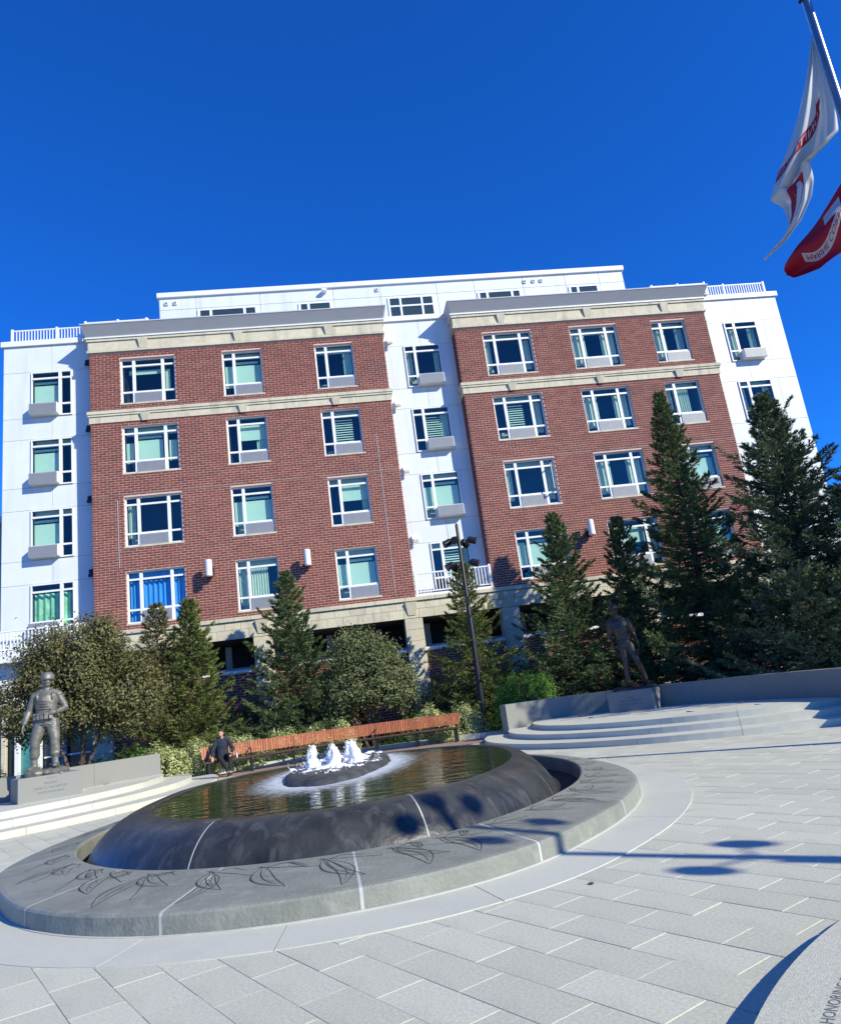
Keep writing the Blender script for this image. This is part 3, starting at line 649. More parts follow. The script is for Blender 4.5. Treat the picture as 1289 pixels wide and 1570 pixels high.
def bay(x0,x1,indiv):
    m=MB(); wall_grid(m,x0,x1,BZ0,BZ1,ops,.0)
    for xx in (x0,x1): m.add([(xx,0,BZ0),(xx,.95,BZ0),(xx,.95,BZ1),(xx,0,BZ1)],[(0,1,2,3)])
    wl=m.build('brick_wall',M['mortar'],bl)
    allb=MB(); cnt=0; rows=int((BZ1-BZ0)/bh)
    for j in range(rows):
        zc=BZ0+(j+.5)*bh; off=(j%2)*bw/2
        if 14.05<zc<14.63: continue
        n=int((x1-x0)/bw)+2
        for i in range(-1,n):
            xa=x0+i*bw+off; xb=xa+bw; xa=max(xa,x0); xb=min(xb,x1)
            segs=[(xa,xb)]
            for a,b,c,d in ops:
                if c-.02<zc<d+.02 and not(zc+bh/2<c+.01 or zc-bh/2>d-.01):
                    ns=[]
                    for s0,s1 in segs:
                        if s1<=a or s0>=b: ns.append((s0,s1))
                        else:
                            if s0<a: ns.append((s0,a))
                            if s1>b: ns.append((b,s1))
                    segs=ns
            for s0,s1 in segs:
                if s1-s0<.04: continue
                f=(s1-s0)/bw; cx=(s0+s1)/2; dy=random.uniform(-.0025,.0025)
                if indiv and f>.99 and cnt<300 and zc<9.3 and j>2: obj('brick',brick_me,wl,(cx,dy,zc)); cnt+=1
                else: allb.add(BV*[(s1-s0-jn)/(bw-jn),1,1]+[cx,dy,zc],BF)
        for xx,sg in ((x0,-1),(x1,1)):     # returns
            k=0; y=.0+ (.15 if j%2 else 0)
            while y<.9:
                L_=min(bw,.93-y)
                if L_>.06:
                    W_=BV.copy(); X=W_[:,0]*(L_-jn)/(bw-jn); Y=W_[:,1]
                    allb.add(np.c_[xx+sg*(-Y),y+L_/2+sg*X,W_[:,2]+zc],BF)
                y+=L_ if L_>.06 else 1
    allb.build('brick_field',M['brick'],wl,kind='stuff')
bay(-9.31,3.17,True); bay(6.43,18.40,False)
# belt course, frieze, cornice
for x0,x1,kz in ((-9.31,3.17,(-7.1,-3.1,.82)),(6.43,18.40,(8.62,12.7,16.45))):
    def strip(name,z0,z1,proud,mat,gap=1.22,sl=0):
        x=x0; k=0
        while x<x1-.01:
            xb=min(x+gap,x1); 
            if x1-xb<.3: xb=x1
            a=x-(proud if k==0 else 0); b=xb+(proud if xb>=x1 else 0)
            m=MB(); m.bbox(a+.002,b-.002,-proud,.9,z0+.002,z1-.002,.006); m.build(name,mat,bl); x=xb; k+=1
    strip('belt_stone',14.08,14.37,.05,M['cast']); strip('belt_stone',14.37,14.46,.09,M['cast']); strip('belt_stone',14.46,14.60,.12,M['cast'])
    strip('frieze_stone',17.28,17.40,.09,M['cast']); strip('frieze_stone',17.40,17.80,.05,M['cast'],1.6); strip('frieze_stone',17.80,17.92,.10,M['cast'])
    for kx in kz:
        for z0,z1 in ((14.06,14.40),(17.38,17.83)):
            m=MB(); w0,w1=.13,.20; yb=-.05; d=.085
            m.add([(kx-w0,yb,z0),(kx+w0,yb,z0),(kx+w1,yb,z1),(kx-w1,yb,z1),(kx-w0,-d-.01,z0),(kx+w0,-d-.01,z0),(kx+w1,-d-.07,z1),(kx-w1,-d-.07,z1)],[(4,5,6,7),(0,1,5,4),(1,2,6,5),(2,3,7,6),(3,0,4,7)]); m.build('keystone',M['cast'],bl)
    m=MB(); m.box(x0-.14,x1+.14,-.14,.74,17.922,17.983); m.build('fascia',M['trim'],bl)
    # sloping cornice
    o_=.44; m=MB(); za,zb=17.985,18.43
    V=[(x0-.10,-.10,za),(x1+.10,-.10,za),(x1+.24,-o_,zb),(x0-.24,-o_,zb),(x0-.10,.74,za),(x1+.10,.74,za),(x0-.24,.74,zb+.0),(x1+.24,.74,zb)]
    m.add(V,[(0,1,2,3),(0,3,6,4),(1,5,7,2)]); m.box(x0-.25,x1+.25,-o_-.01,.74,zb+.001,zb+.045); m.build('cornice',M['cornice'],bl)
# --- white walls behind/between: panels on a dark backing
WY=.755
def white_wall(x0,x1,z0,z1,win,vx,cap=True,seams=()):
    m=MB(); wall_grid(m,x0,x1,z0,z1,win,WY+.02,.05); m.add([(x0,WY+.02,z0),(x0,8,z0),(x0,8,z1),(x0,WY+.02,z1)],[(0,1,2,3)]); m.add([(x1,WY+.02,z0),(x1,WY+.02,z1),(x1,8,z1),(x1,8,z0)],[(0,1,2,3)])
    m.build('wall_backing',M['joint'],bl)
    zs=sorted({z0,z1}|{w[2]-.03 for w in win}|{w[3]+.03 for w in win}); zs=[z for z in zs if z0<=z<=z1]
    for j in range(len(zs)-1):
        a,b=zs[j],zs[j+1]; inw=[w for w in win if w[2]<(a+b)/2<w[3]]
        if inw: w_=inw[0]; segs=[(x0,w_[0]),(w_[1],x1)]
        else: segs=[(x0,vx),(vx,x1)]
        for s0,s1 in segs:
            if inw and s1-s0>1.2 and s0>0 and x0>18: segs2=[(s0,(s0+s1)/2-.3),((s0+s1)/2-.3,s1)]
            else: segs2=[(s0,s1)]
            for p,q in segs2: m=MB(); m.bbox(p+.006,q-.006,WY,WY+.018,a+.006,b-.006,.003); m.build('wall_panel',M['white'],bl)
        if inw:
            for s0,s1 in ((a,w_[2]),(w_[3],b)):
                if s1-s0>.012: m=MB(); m.box(w_[0],w_[1],WY,WY+.018,s0+.004,s1-.004); m.build('wall_panel',M['white'],bl)
wl1=[(-11.93,-11.93+1.66,z+.03,z+2.08) for z in ZB]; wl2=[(4.13,5.79,z+.03,z+2.08) for z in ZB]; wl3=[(19.68,21.34,z+.05,z+2.10) for z in ZB]
white_wall(-13.06,-9.0,3.0,18.25,wl1,-11.1); white_wall(3.0,6.6,5.55,18.25,wl2,4.95); white_wall(18.2,22.72,3.0,18.25,wl3,20.45)
for x0,x1 in ((-13.16,-9.0),(3.0,6.6),(18.2,22.82)): m=MB(); m.bbox(x0,x1,WY-.09,WY+.5,18.25,18.50,.01); m.build('parapet_cap',M['trim'],bl)
# shaded side returns of the far wings use white cladding
for x0,x1 in ((-13.062,-13.06+.0),(22.72,22.722)):
    m=MB(); m.box(x0-.01,x0+.012 if x0<0 else x1+.01,WY+.03,9,3,18.25); m.build('side_wall',M['white'],bl)
m=MB(); m.box(-12.9,22.6,1.2,14,18.0,18.2); m.build('roof',M['cornice'],bl)
# railings on roof and balcony
def railing(x0,x1,z0,z1,y,posts,parent,step=.125):
    r=MB(); r.bbox(x0,x1,y-.03,y+.03,z1-.06,z1,.01); rail=r.build('top_rail',M['trim'],parent)
    r=MB(); r.box(x0,x1,y-.02,y+.02,z0+.06,z0+.10); r.build('bottom_rail',M['trim'],parent)
    for p in posts: r=MB(); r.bbox(p-.05,p+.05,y-.052,y+.052,z0,z1+.05,.012); r.build('rail_post',M['trim'],parent)
    r=MB(); r.box(-.018,.018,-.018,.018,z0+.1,z1-.06); me=r.mesh('baluster',M['trim']); x=x0+.1
    while x<x1-.06:
        if all(abs(x-p)>.07 for p in posts): obj('baluster',me,parent,(x,y,0))
        x+=step
railing(-12.85,-9.4,18.50,19.16,WY+.2,(-12.8,-10.95,-9.5),bl)
railing(18.5,22.45,18.50,19.16,WY+.2,(18.6,20.3,22.4),bl)
railing(3.2,6.4,5.56,6.42,.05,(3.25,4.85,6.36),bl,.13)
railing(-13.0,-9.4,5.2,6.0,.35,(-13.0,-11.2,-9.45),bl,.13)
railing(-9.6,-6.9,18.45,18.98,.35,(-9.55,-8.2,-7.0),bl); railing(16.2,19.0,18.45,18.98,.35,(16.3,17.6,18.95),bl)
for x0,x1 in ((-9.8,-6.6),(15.9,19.2)): m=MB(); m.bbox(x0,x1,.55,.75,18.5,18.98,.01); m.build('terrace_screen',M['white'],bl)
# --- penthouse
PY=2.5; PX0,PX1=-6.88,16.07
pw=[(-5.15,-2.35,'t'),(-.42,1.2,'t2'),(8.4,10.65,'t'),(13.1,14.7,'t2')]
m=MB(); m.add([(PX0,PY,18.2),(PX1,PY,18.2),(PX1,PY,21.25),(PX0,PY,21.25)],[(0,1,2,3)]); m.add([(PX0,PY,18.2),(PX0,PY+7,18.2),(PX0,PY+7,21.25),(PX0,PY,21.25)],[(0,1,2,3)]); m.add([(PX1,PY,18.2),(PX1,PY,21.25),(PX1,PY+7,21.25),(PX1,PY+7,18.2)],[(0,1,2,3)]); m.build('penthouse_wall',M['joint'],bl)
xs=[PX0,-4.2,-2.3,.3,1.9,4.0,7.0,8.3,10.9,13.0,PX1]
xs=[PX0,-5.2,-2.2,1.3,3.6,6.4,8.3,10.8,13.0,14.8,PX1]
for j,(a,b) in enumerate(((18.5,20.62),(20.62,21.25))):
    for x0,x1 in zip(xs[:-1],xs[1:]):
        m=MB(); m.bbox(x0+.008,x1-.008,PY-.02,PY-.002,a+.008,b-.008,.004); m.build('wall_panel',M['white'],bl)
for x0,x1 in ((PX0-.012,PX0-.002),(PX1+.002,PX1+.012)): m=MB(); m.box(x0,x1,PY-.02,PY+7,18.3,21.24); m.build('side_wall',M['white'],bl)
m=MB(); m.bbox(PX0-.1,PX1+.1,PY-.12,PY+7.1,21.25,21.50,.015); m.build('parapet_cap',M['trim'],bl)
for x0,x1,t in pw:
    W=x1-x0; fr=MB(); z0,z1=19.55,20.52; y=PY-.06
    cuts=[0,.22*W,.78*W,W] if t=='t' else [0,.3*W,W]
    fr.box(0,W,0,.035,0,.05); fr.box(0,W,0,.035,z1-z0-.05,z1-z0)
    for c_ in cuts: c_=min(max(c_,.06),W-.06); fr.box(c_-.06,c_+.06,-.004,.036,.05,z1-z0-.05)
    o=fr.build('window',M['trim'],bl,loc=(x0,y,z0))
    for a,b in zip(cuts[:-1],cuts[1:]): m=MB(); m.add([(a+.06,.02,.05),(b-.06,.02,.05),(b-.06,.02,z1-z0-.05),(a+.06,.02,z1-z0-.05)],[(0,1,2,3)]); m.build('pane',M['glass'],o)
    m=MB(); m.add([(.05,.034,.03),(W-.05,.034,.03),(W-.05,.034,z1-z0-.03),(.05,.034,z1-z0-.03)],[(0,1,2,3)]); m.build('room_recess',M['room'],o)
# wide penthouse window between the bays
x0,W,z0,H=3.9,2.3,19.2,1.32; y=PY-.06; fr=MB()
fr.box(0,W,0,.035,0,.07); fr.box(0,W,0,.035,H-.06,H); fr.box(0,W,0,.035,.80,.88)
for c_ in (.05,.62,W-.62,W-.05): fr.box(c_-.05,c_+.05,-.006,.036,.07,H-.06)
o=fr.build('window',M['trim'],bl,loc=(x0,y,z0))
for a,b in ((.1,.57),(.67,W-.67),(W-.57,W-.1)):
    for c,d in ((.07,.80),(.88,H-.06)): m=MB(); m.add([(a,.02,c),(b,.02,c),(b,.02,d),(a,.02,d)],[(0,1,2,3)]); m.build('pane',M['glass'],o)
m=MB(); m.add([(.05,.034,.05),(W-.05,.034,.05),(W-.05,.034,H-.05),(.05,.034,H-.05)],[(0,1,2,3)]); m.build('room_recess',M['room'],o)
# dryer vents and small wall fittings
for x,z in ((-6.55,20.95),(-6.15,20.95),(3.45,21.0),(10.9,20.95),(11.35,20.95),(11.75,20.95)):
    m=MB(); m.bbox(x-.09,x+.09,PY-.09,PY-.015,z-.09,z+.09,.02); o=m.build('wall_vent',M['trim'],bl); m=MB(); m.box(x-.05,x+.05,PY-.096,PY-.09,z-.05,z+.05); m.build('vent_opening',M['joint'],o)
m=MB(); m.bbox(.75,1.0,PY-.3,PY-.02,21.0,21.12,.02); m.build('wall_vent',M['trim'],bl)
# flood lights beside the bays
def flood(x,y,z,mat):
    m=MB(); m.bbox(x-.14,x+.14,y-.13,y-.01,z-.05,z+.12,.015); m.box(x-.05,x+.05,y-.20,y-.13,z-.14,z-.02); o=m.build('flood_light',mat,bl); m=MB(); m.bbox(x-.12,x+.12,y-.28,y-.20,z-.22,z-.10,.012); m.build('lamp_head',M['black'] if mat is M['black'] else M['cornice'],o)
for z in (17.25,14.2,11.1,8.02): flood(3.52,WY,z,M['trim']); flood(-9.55,WY,z,M['black'])
flood(18.65,WY,17.2,M['trim'])
# tall white wall sconces on brick
for x in (-4.83,-.99,10.80):
    m=MB(); m.lathe([(.12,0),(.135,.03),(.135,.62),(.12,.65)],20,(0,0,0)); o=m.build('wall_sconce',M['trim'],bl,loc=(x,-.50,7.12),smooth=False)
    m=MB(); m.box(-.04,.04,.13,.47,.22,.30); m.box(-.12,.12,.47,.498,.12,.42); m.bbox(-.10,.10,.22,.40,-.02,.2,.02); m.build('sconce_bracket',M['black'],o)
for x0,x1 in ((-9.31,3.17),(6.43,18.40)):
    for zz in (10.935,): m=MB(); m.box(x0+.003,x1-.003,-.018,-.001,zz-.011,zz+.011); m.build('control_joint',M['slot'],bl)
# drain pipe / conduit on left bay
m=MB(); m.tube([(-8.32,-.03,z) for z in (7.9,10.7)],.012,6); m.tube([(2.35,-.03,z) for z in (5.6,12.6)],.012,6); m.build('conduit',M['cornice'],bl)
# --- cast stone base band, pillars and ground floor
def blocks(z0,z1,proud,L_,off,name='base_stone'):
    x=-9.5+off-L_
    while x<18.9:
        a=max(x,-9.45); b=min(x+L_,18.7)
        if b-a>.1: m=MB(); m.bbox(a+.004,b-.004,-proud,.3,z0+.004,z1-.004,.008); m.build(name,M['cast'],bl)
        x+=L_
m=MB(); m.box(-9.4,18.6,-.09,.28,4.60,5.43); m.build('base_band',M['joint'],bl)
blocks(5.28,5.44,.20,1.22,0); blocks(4.96,5.28,.12,.61,.2); blocks(4.60,4.96,.12,.61,.5)
for kx in (-7.1,-3.0,2.92,6.93,12.7,16.5):
    m=MB(); w0,w1=.16,.24; m.add([(kx-w0,-.12,4.72),(kx+w0,-.12,4.72),(kx+w1,-.12,5.24),(kx-w1,-.12,5.24),(kx-w0,-.15,4.72),(kx+w0,-.15,4.72),(kx+w1,-.24,5.24),(kx-w1,-.24,5.24)],[(4,5,6,7),(0,1,5,4),(1,2,6,5),(2,3,7,6),(3,0,4,7)]); m.build('keystone',M['cast'],bl)
for px in (-9.05,-3.0,2.96,6.95,12.85,18.2):
    pr=empty('pillar',(px,0,0)); pr.parent=bl
    for k in range(10):
        z0=.1+k*.45; m=MB(); m.bbox(-.36,.36,-.10,.6,z0+.004,min(z0+.45,4.598)-.004,.008); m.build('pillar_stone',M['cast'],pr)
m=MB(); m.box(-9.4,18.6,.15,.35,0,3.30); lw=m.build('low_brick_wall',M['mortar'],bl)
alb=MB()
for j in range(int(3.25/bh)):
    for i in range(int(28/bw)):
        x=-9.2+i*bw+(j%2)*bw/2
        if x<18.3: alb.add(BV+[x,.15+random.uniform(-.002,.002),.05+(j+.5)*bh],BF)
alb.build('brick_field',M['brick'],lw,kind='stuff')
x=-9.35
while x<18.5: m=MB(); m.bbox(x+.003,x+1.24,.08,.42,3.302,3.42,.008); m.build('wall_coping',M['trim'],bl); x+=1.245
m=MB(); m.add([(-9.4,3.5,0),(18.6,3.5,0),(18.6,3.5,4.6),(-9.4,3.5,4.6),(-9.4,-.08,4.597),(18.6,-.08,4.597)],[(0,1,2,3),(3,2,5,4)]); m.build('garage_interior',M['room'],bl)
m=MB(); m.box(-9.4,18.6,1.5,1.56,3.0,3.6); 
for x in np.arange(-9,18.5,2.1): m.box(x,x+.25,2.2,2.45,0,4.55)
m.build('garage_column',M['cornice'],bl)
# balcony slab, left wing ground floor
m=MB(); m.bbox(2.9,6.7,.0,.8,5.44,5.55,.01); m.build('balcony_slab',M['trim'],bl)
m=MB(); m.bbox(-13.1,-9.3,.1,1.0,4.75,5.18,.01); m.build('balcony_slab',M['trim'],bl)
m=MB(); m.box(-13.0,-9.2,.95,1.0,3.0,4.74); m.build('ground_floor_wall',M['white'],bl)
m=MB(); m.box(-13.0,-9.2,1.0,1.05,0,3.0); eg=m.build('entrance_glazing',M['darkglass'],bl)
m=MB(); m.box(-12.35,-11.7,.93,.99,.1,2.9); m.build('glass_door',M['tealglass'],eg)
for x,mt in ((-12.9,'cream'),(-12.42,'trim'),(-11.64,'trim'),(-10.75,'bluepost'),(-9.5,'bluepost')):
    m=MB(); m.bbox(x-.09,x+.09,.75,.92,0,3.2,.015); m.build('entrance_post',M[mt],bl)
m=MB(); m.box(-11.5,-9.6,.9,.94,1.1,1.16); m.build('door_rail',M['trim'],bl)
# neighbour building at the left edge
nb=empty('neighbour_house',fw_(-27,10)[:],A_,label='cream sided building with dark windows beyond the left end of the white wing',cat='building')
m=MB(); m.box(0,9.2,0,8,0,13.5); m.build('wall',M['cream'],nb)
m=MB(); m.bbox(-.2,9.45,-.25,8,13.5,13.9,.02); m.build('roof_trim',M['trim'],nb)
for z in (1.5,4.8,8.0,11.0):
    for x in (1.0,4.0,7.2): 
        m=MB(); m.box(0,1.5,-.06,-.01,0,1.5); o=m.build('window',M['trim'],nb,loc=(x,0,z)); m=MB(); m.box(.1,1.4,-.075,-.062,.1,1.4); m.build('pane',M['darkglass'],o)
# ------------------------------------------------------------------ vegetation
def rot_basis(d):
    d=d/np.linalg.norm(d,axis=-1,keepdims=True); ref=np.where(np.abs(d[...,2:3])>.9,np.array([1.,0,0]),np.array([0,0,1.])); a=np.cross(d,ref); a/=np.linalg.norm(a,axis=-1,keepdims=True); return d,a,np.cross(a,d)
def blades(base,dirs,L,Wd,tone,rg,two=False):
    n=len(base); d,a,b=rot_basis(dirs); ph=rg.random((n,1))*2*PI; s=a*np.cos(ph)+b*np.sin(ph)
    L=np.broadcast_to(L,(n,1)) if np.ndim(L)<2 else L
    p0=base-s*Wd/2; p1=base+s*Wd/2; p2=base+d*L+s*Wd*.15; V=np.stack([p0,p1,p2],1).reshape(-1,3); F=np.arange(n*3).reshape(-1,3)
    return V,F,np.repeat(tone,3)
def conifer(x,y,h,r,mat,label,seed,dens=1.0,z0=.05,blunt=.9,droop=.12,low=.0,lean=(0,0),tiphair=True):
    rg=np.random.default_rng(seed); root=empty('spruce_tree',(x,y,z0),label=label,cat='tree',group='conifers around the plaza')
    tr=MB(); pts=[(lean[0]*t*h,lean[1]*t*h,h*t*.985) for t in (0,.25,.5,.75,1)]; tr.tube(pts,[.018*h+.03,.013*h+.02,.009*h+.015,.005*h+.01,.006],8)
    Vs=[];Fs=[];Ts=[];off=0
    nb=int(h*27*dens); bra=MB()
    for k in range(nb):
        t=low+(1-low)*((k+rg.random())/nb)**.92; zt=h*(.04+.95*t); az=k*2.39996+rg.random()*.5
        L=r*((1-t)**blunt)*(.62+.52*rg.random()**.8)*(1+.34*math.sin(az*1.7+zt*1.9+seed)*math.cos(zt*2.7+az))+.10+.04*h*(1-t)*.3
        if rg.random()<.10: L*=1.25
        el0=R(8+38*t**1.6+rg.normal()*6); dr=droop*(1-t)
        m=6; P=[]; hz=np.array([math.cos(az),math.sin(az),0])
        for q in range(m+1):
            s=q/m; P.append(np.array([lean[0]*zt,lean[1]*zt,zt])+hz*L*s*math.cos(el0)+np.array([0,0,1.])*(L*s*math.sin(el0)-dr*L*math.sin(PI*s*.9)+.07*L*s**3))
        P=np.array(P); bra.tube([p.tolist() for p in P[::2]],[.010+.012*L,.007+.006*L,.005,.003],4,cap=False)
        side=np.cross(hz,[0,0,1.]); ntw=max(5,int(L*15))
        ss=np.sort(rg.random(ntw))**.75; ss=np.append(ss,[1.0,.96,.9])
        idx=ss*m; i0=np.minimum(idx.astype(int),m-1); fr=(idx-i0)[:,None]; B=P[i0]*(1-fr)+P[i0+1]*fr; T=P[i0+1]-P[i0]; T/=np.linalg.norm(T,axis=1,keepdims=True)
        sg=np.where(rg.random(len(ss))<.5,-1,1)[:,None]; ang=R(35)+R(25)*rg.random((len(ss),1)); ang[-3:]=.12
        D=T*np.cos(ang)+side*sg*np.sin(ang)+np.array([0,0,1.])*(rg.normal(size=(len(ss),1))*.16+.02)
        TL=(.10+.42*L*(1-ss[:,None])**.8*(.6+.6*rg.random((len(ss),1))))*.75+.06; TL=np.minimum(TL,.75)
        # twig is dressed with needles along its length
        nn=int(13*dens+5)
        u=rg.random((len(ss),nn,1)); D=D/np.linalg.norm(D,axis=1,keepdims=True)
        base=B[:,None,:]+D[:,None,:]*TL[:,None,:]*u-np.array([0,0,1.])*.10*TL[:,None,:]*u*u
        rnd=rg.normal(size=(len(ss),nn,3)); nd=D[:,None,:]*.95+rnd*.48+np.array([0,0,.12])
        base=base.reshape(-1,3); nd=nd.reshape(-1,3)
        tone=np.clip(.30+.30*rg.random(len(base))+.25*np.repeat(rg.random(len(ss)),nn)+.25*(u.reshape(-1)-.5)+.15*rg.normal(),0,1)
        V,F,Tn=blades(base,nd,(.065+.055*rg.random((len(base),1)))*(1+.05*h/6),.030,tone,rg); Vs.append(V);Fs.append(F+off);Ts.append(Tn);off+=len(V)
    me=fastmesh('crown',np.concatenate(Vs),np.concatenate(Fs),mat,attr=np.concatenate(Ts)); obj('crown',me,root)
    tr.build('trunk',M['bark'],root,smooth=True); bra.build('branches',M['bark'],root); return root
def leafquads(P,Nn,L,Wd,tone,rg):
    n=len(P); d,a,b=rot_basis(Nn+rg.normal(size=(n,3))*.55); ph=rg.random((n,1))*2*PI; u=a*np.cos(ph)+b*np.sin(ph); v=np.cross(d,u); L=L*(.7+.6*rg.random((n,1)))
    fold=d*L*.12
    p=np.stack([P-u*L*.5,P+v*Wd*.5+fold,P+u*L*.5,P-v*Wd*.5+fold],1).reshape(-1,3); F=np.arange(n*4).reshape(-1,4); F=np.concatenate([F[:,[0,1,2]],F[:,[0,2,3]]]); return p,F,np.repeat(tone,4)
def clumpcloud(centers,rg,nper,sp):
    n=len(centers)*nper; C_=np.repeat(centers,nper,0); o=rg.normal(size=(n,3))*sp; return C_+o,o
def decid(name,x,y,blobs,mat,label,seed,n=16000,leaf=.075,trunks=4,z0=.05,cat='tree',group=None,ncl=420,sp=.11,lean=None):
    rg=np.random.default_rng(seed); root=empty(name,(x,y,z0),label=label,cat=cat,group=group); tot=sum(b[3]*b[4]*b[5] for b in blobs); Vs=[];Fs=[];Ts=[];off=0; tips=[]
    for bx,by,bz,rx,ry,rz in blobs:
        k=max(8,int(ncl*(rx*ry*rz)/tot)); d=rg.normal(size=(k,3)); d/=np.linalg.norm(d,axis=1,keepdims=True); rr=(.35+.72*rg.random((k,1))**.55)
        c=np.array([bx,by,bz])+d*rr*[rx,ry,rz]; tips+=list(c[::max(1,k//7)]); P,o=clumpcloud(c,rg,max(4,int(n*(rx*ry*rz)/tot/k)),sp*(.6+.8*rg.random((1,3))))
        on=(P-np.array([bx,by,bz]))/[rx,ry,rz]; Nn=on*.6+np.array([0,0,.5]); tone=np.clip(.15+.45*rg.random(len(P))+.35*np.repeat(rg.random(k),len(P)//k),0,1)
        V,F,T=leafquads(P,Nn,leaf,leaf*.5,tone,rg); Vs.append(V);Fs.append(F+off);Ts.append(T);off+=len(V)
    me=fastmesh('crown',np.concatenate(Vs),np.concatenate(Fs),mat,attr=np.concatenate(Ts)); obj('crown',me,root)
    if trunks:
        rs=random.Random(seed); tb=MB(); ctr=np.mean([b[:3] for b in blobs],0)
        for k in range(trunks):
            a=rs.random()*6.28; b0=(.12*math.cos(a),.12*math.sin(a),0); tp=blobs[k%len(blobs)]; m1=(b0[0]*.5+tp[0]*.35,b0[1]*.5+tp[1]*.35,tp[2]*.45)
            if lean: m1=(m1[0]+lean[0]*.5,m1[1],m1[2])
            tb.tube([b0,m1,(tp[0]*.8,tp[1]*.8,tp[2]*.85),(tp[0],tp[1],tp[2]+tp[5]*.6)],[.07,.05,.03,.01],7)
        tb.build('trunk',M['bark'],root,smooth=True)
        bb=MB()
        for q,p in enumerate(tips):
            b=blobs[q%len(blobs)]; s=np.array([b[0]*.7,b[1]*.7,b[2]*.8]); mid=(s+p)/2+[0,0,-.1]; bb.tube([s.tolist(),mid.tolist(),p.tolist()],[.022,.014,.005],5,cap=False)
        bb.build('branches',M['bark'],root)
    return root
def shrub(x,y,rx,ry,rz,mat,label,seed,n=3500,leaf=.06,z=None,name='shrub',group=None,box=False,up_=.4,rot=0,cat='shrub'):
    rg=np.random.default_rng(seed); k=n//9; d=rg.normal(size=(k,3)); d/=np.linalg.norm(d,axis=1,keepdims=True); d[:,2]=np.abs(d[:,2])*1.0-.08
    if box: d=np.sign(d)*np.abs(d)**.6
    lump=1+.12*np.sin(d[:,0:1]*7+seed)*np.cos(d[:,1:2]*5)+.06*rg.normal(size=(k,1))
    c=d*(.72+.28*rg.random((k,1))**.5)*lump*[rx,ry,rz]; P,o=clumpcloud(c,rg,9,leaf*.8); Nn=np.repeat(d,9,0)+np.array([0,0,up_]); tone=np.clip(.1+.5*rg.random(len(P))+.4*np.repeat(rg.random(k),9),0,1)
    P[:,2]=np.abs(P[:,2]); V,F,T=leafquads(P,Nn,leaf,leaf*.55,tone,rg)
    root=empty(name,(x,y,.04 if z is None else z),rot,label=label,cat=cat,group=group)
    me=fastmesh('foliage',V,F,mat,attr=T); obj('foliage',me,root)
    tb=MB(); rs=random.Random(seed)
    for q in range(9): a=rs.random()*6.28; tb.tube([(.25*rx*math.cos(a),.25*ry*math.sin(a),0),(.6*rx*math.cos(a+.3),.6*ry*math.sin(a+.3),rz*.75)],[.013,.005],5)
    tb.build('stems',M['bark'],root); return root
conifer(-8.55,25.6,5.75,1.75,M['fir'],'yellow green fir in full sun, first conifer left of the dark garage opening',3,1.25,low=.04)
conifer(-5.28,26.7,6.5,1.95,M['spruce'],'dark green pointed spruce behind the left half of the bench, against the base band',4,1.2)
conifer(1.25,27.2,6.05,1.8,M['fir'],'thin open fir directly behind the black lamp post under the small balcony',5,.9,blunt=.8)
conifer(4.85,26.6,7.35,2.25,M['spruce'],'dark spruce left of the shaded statue, its tip below the open casement window',6,1.2)
conifer(7.15,26.6,6.9,2.0,M['spruce'],'small dark spruce directly behind the right statue, between two taller ones',7,1.1)
conifer(9.35,25.6,11.2,2.9,M['spruce'],'tall narrow spruce reaching the second row of windows on the right brick bay',8,1.2,blunt=1.05)
conifer(11.85,23.2,9.75,3.7,M['spruce_blue'],'widest and largest blue green spruce in front of the right white wing',9,1.35,blunt=.95)
conifer(13.1,21.3,6.3,2.9,M['spruce_blue'],'dark spruce cut by the right edge of the photo, beside the largest one',10,1.3,blunt=.7)
conifer(10.1,20.6,3.3,2.3,M['spruce_blue'],'low spreading spruce behind the right end of the shaded granite wall',12,1.3,blunt=.6)
conifer(14.6,15.3,10.8,2.7,M['spruce'],'tall spruce outside the right of the view that shades the right statue',13,.6,blunt=.75)
conifer(17.2,18.6,11.2,3.0,M['spruce'],'tall spruce farther outside the right of the view behind another shading spruce',14,.55,blunt=.75)
conifer(-9.6,25.3,5.7,1.5,M['brownleaf'],'sparse brownish conifer between the big left tree and the yellow green fir',15,.85,blunt=.75)
decid('crabapple_tree',-10.3,21.2,[(-.1,0,3.4,1.5,1.3,1.25),(-1.3,0,2.6,1.2,1.2,1.0),(1.1,.1,2.7,1.2,1.2,1.0),(.5,0,4.3,.8,.8,.7),(-1.0,0,4.1,.8,.8,.6),(.0,0,2.2,1.4,1.2,.6)],M['brownleaf'],'broad brown green crabapple tree behind the soldier statue on the left',21,n=44000,leaf=.105,trunks=4,ncl=380,sp=.17)
decid('dogwood_tree',-2.8,26.6,[(0,0,2.6,1.35,1.2,1.2),(-.95,0,1.9,.8,.9,.9),(.95,0,2.0,.85,.9,.9),(-.2,0,3.5,.75,.7,.65),(.6,0,3.3,.65,.7,.6)],M['palegreenleaf'],'round multi stemmed dull green tree behind the middle of the bench',22,n=34000,leaf=.10,trunks=7,ncl=330,sp=.16)
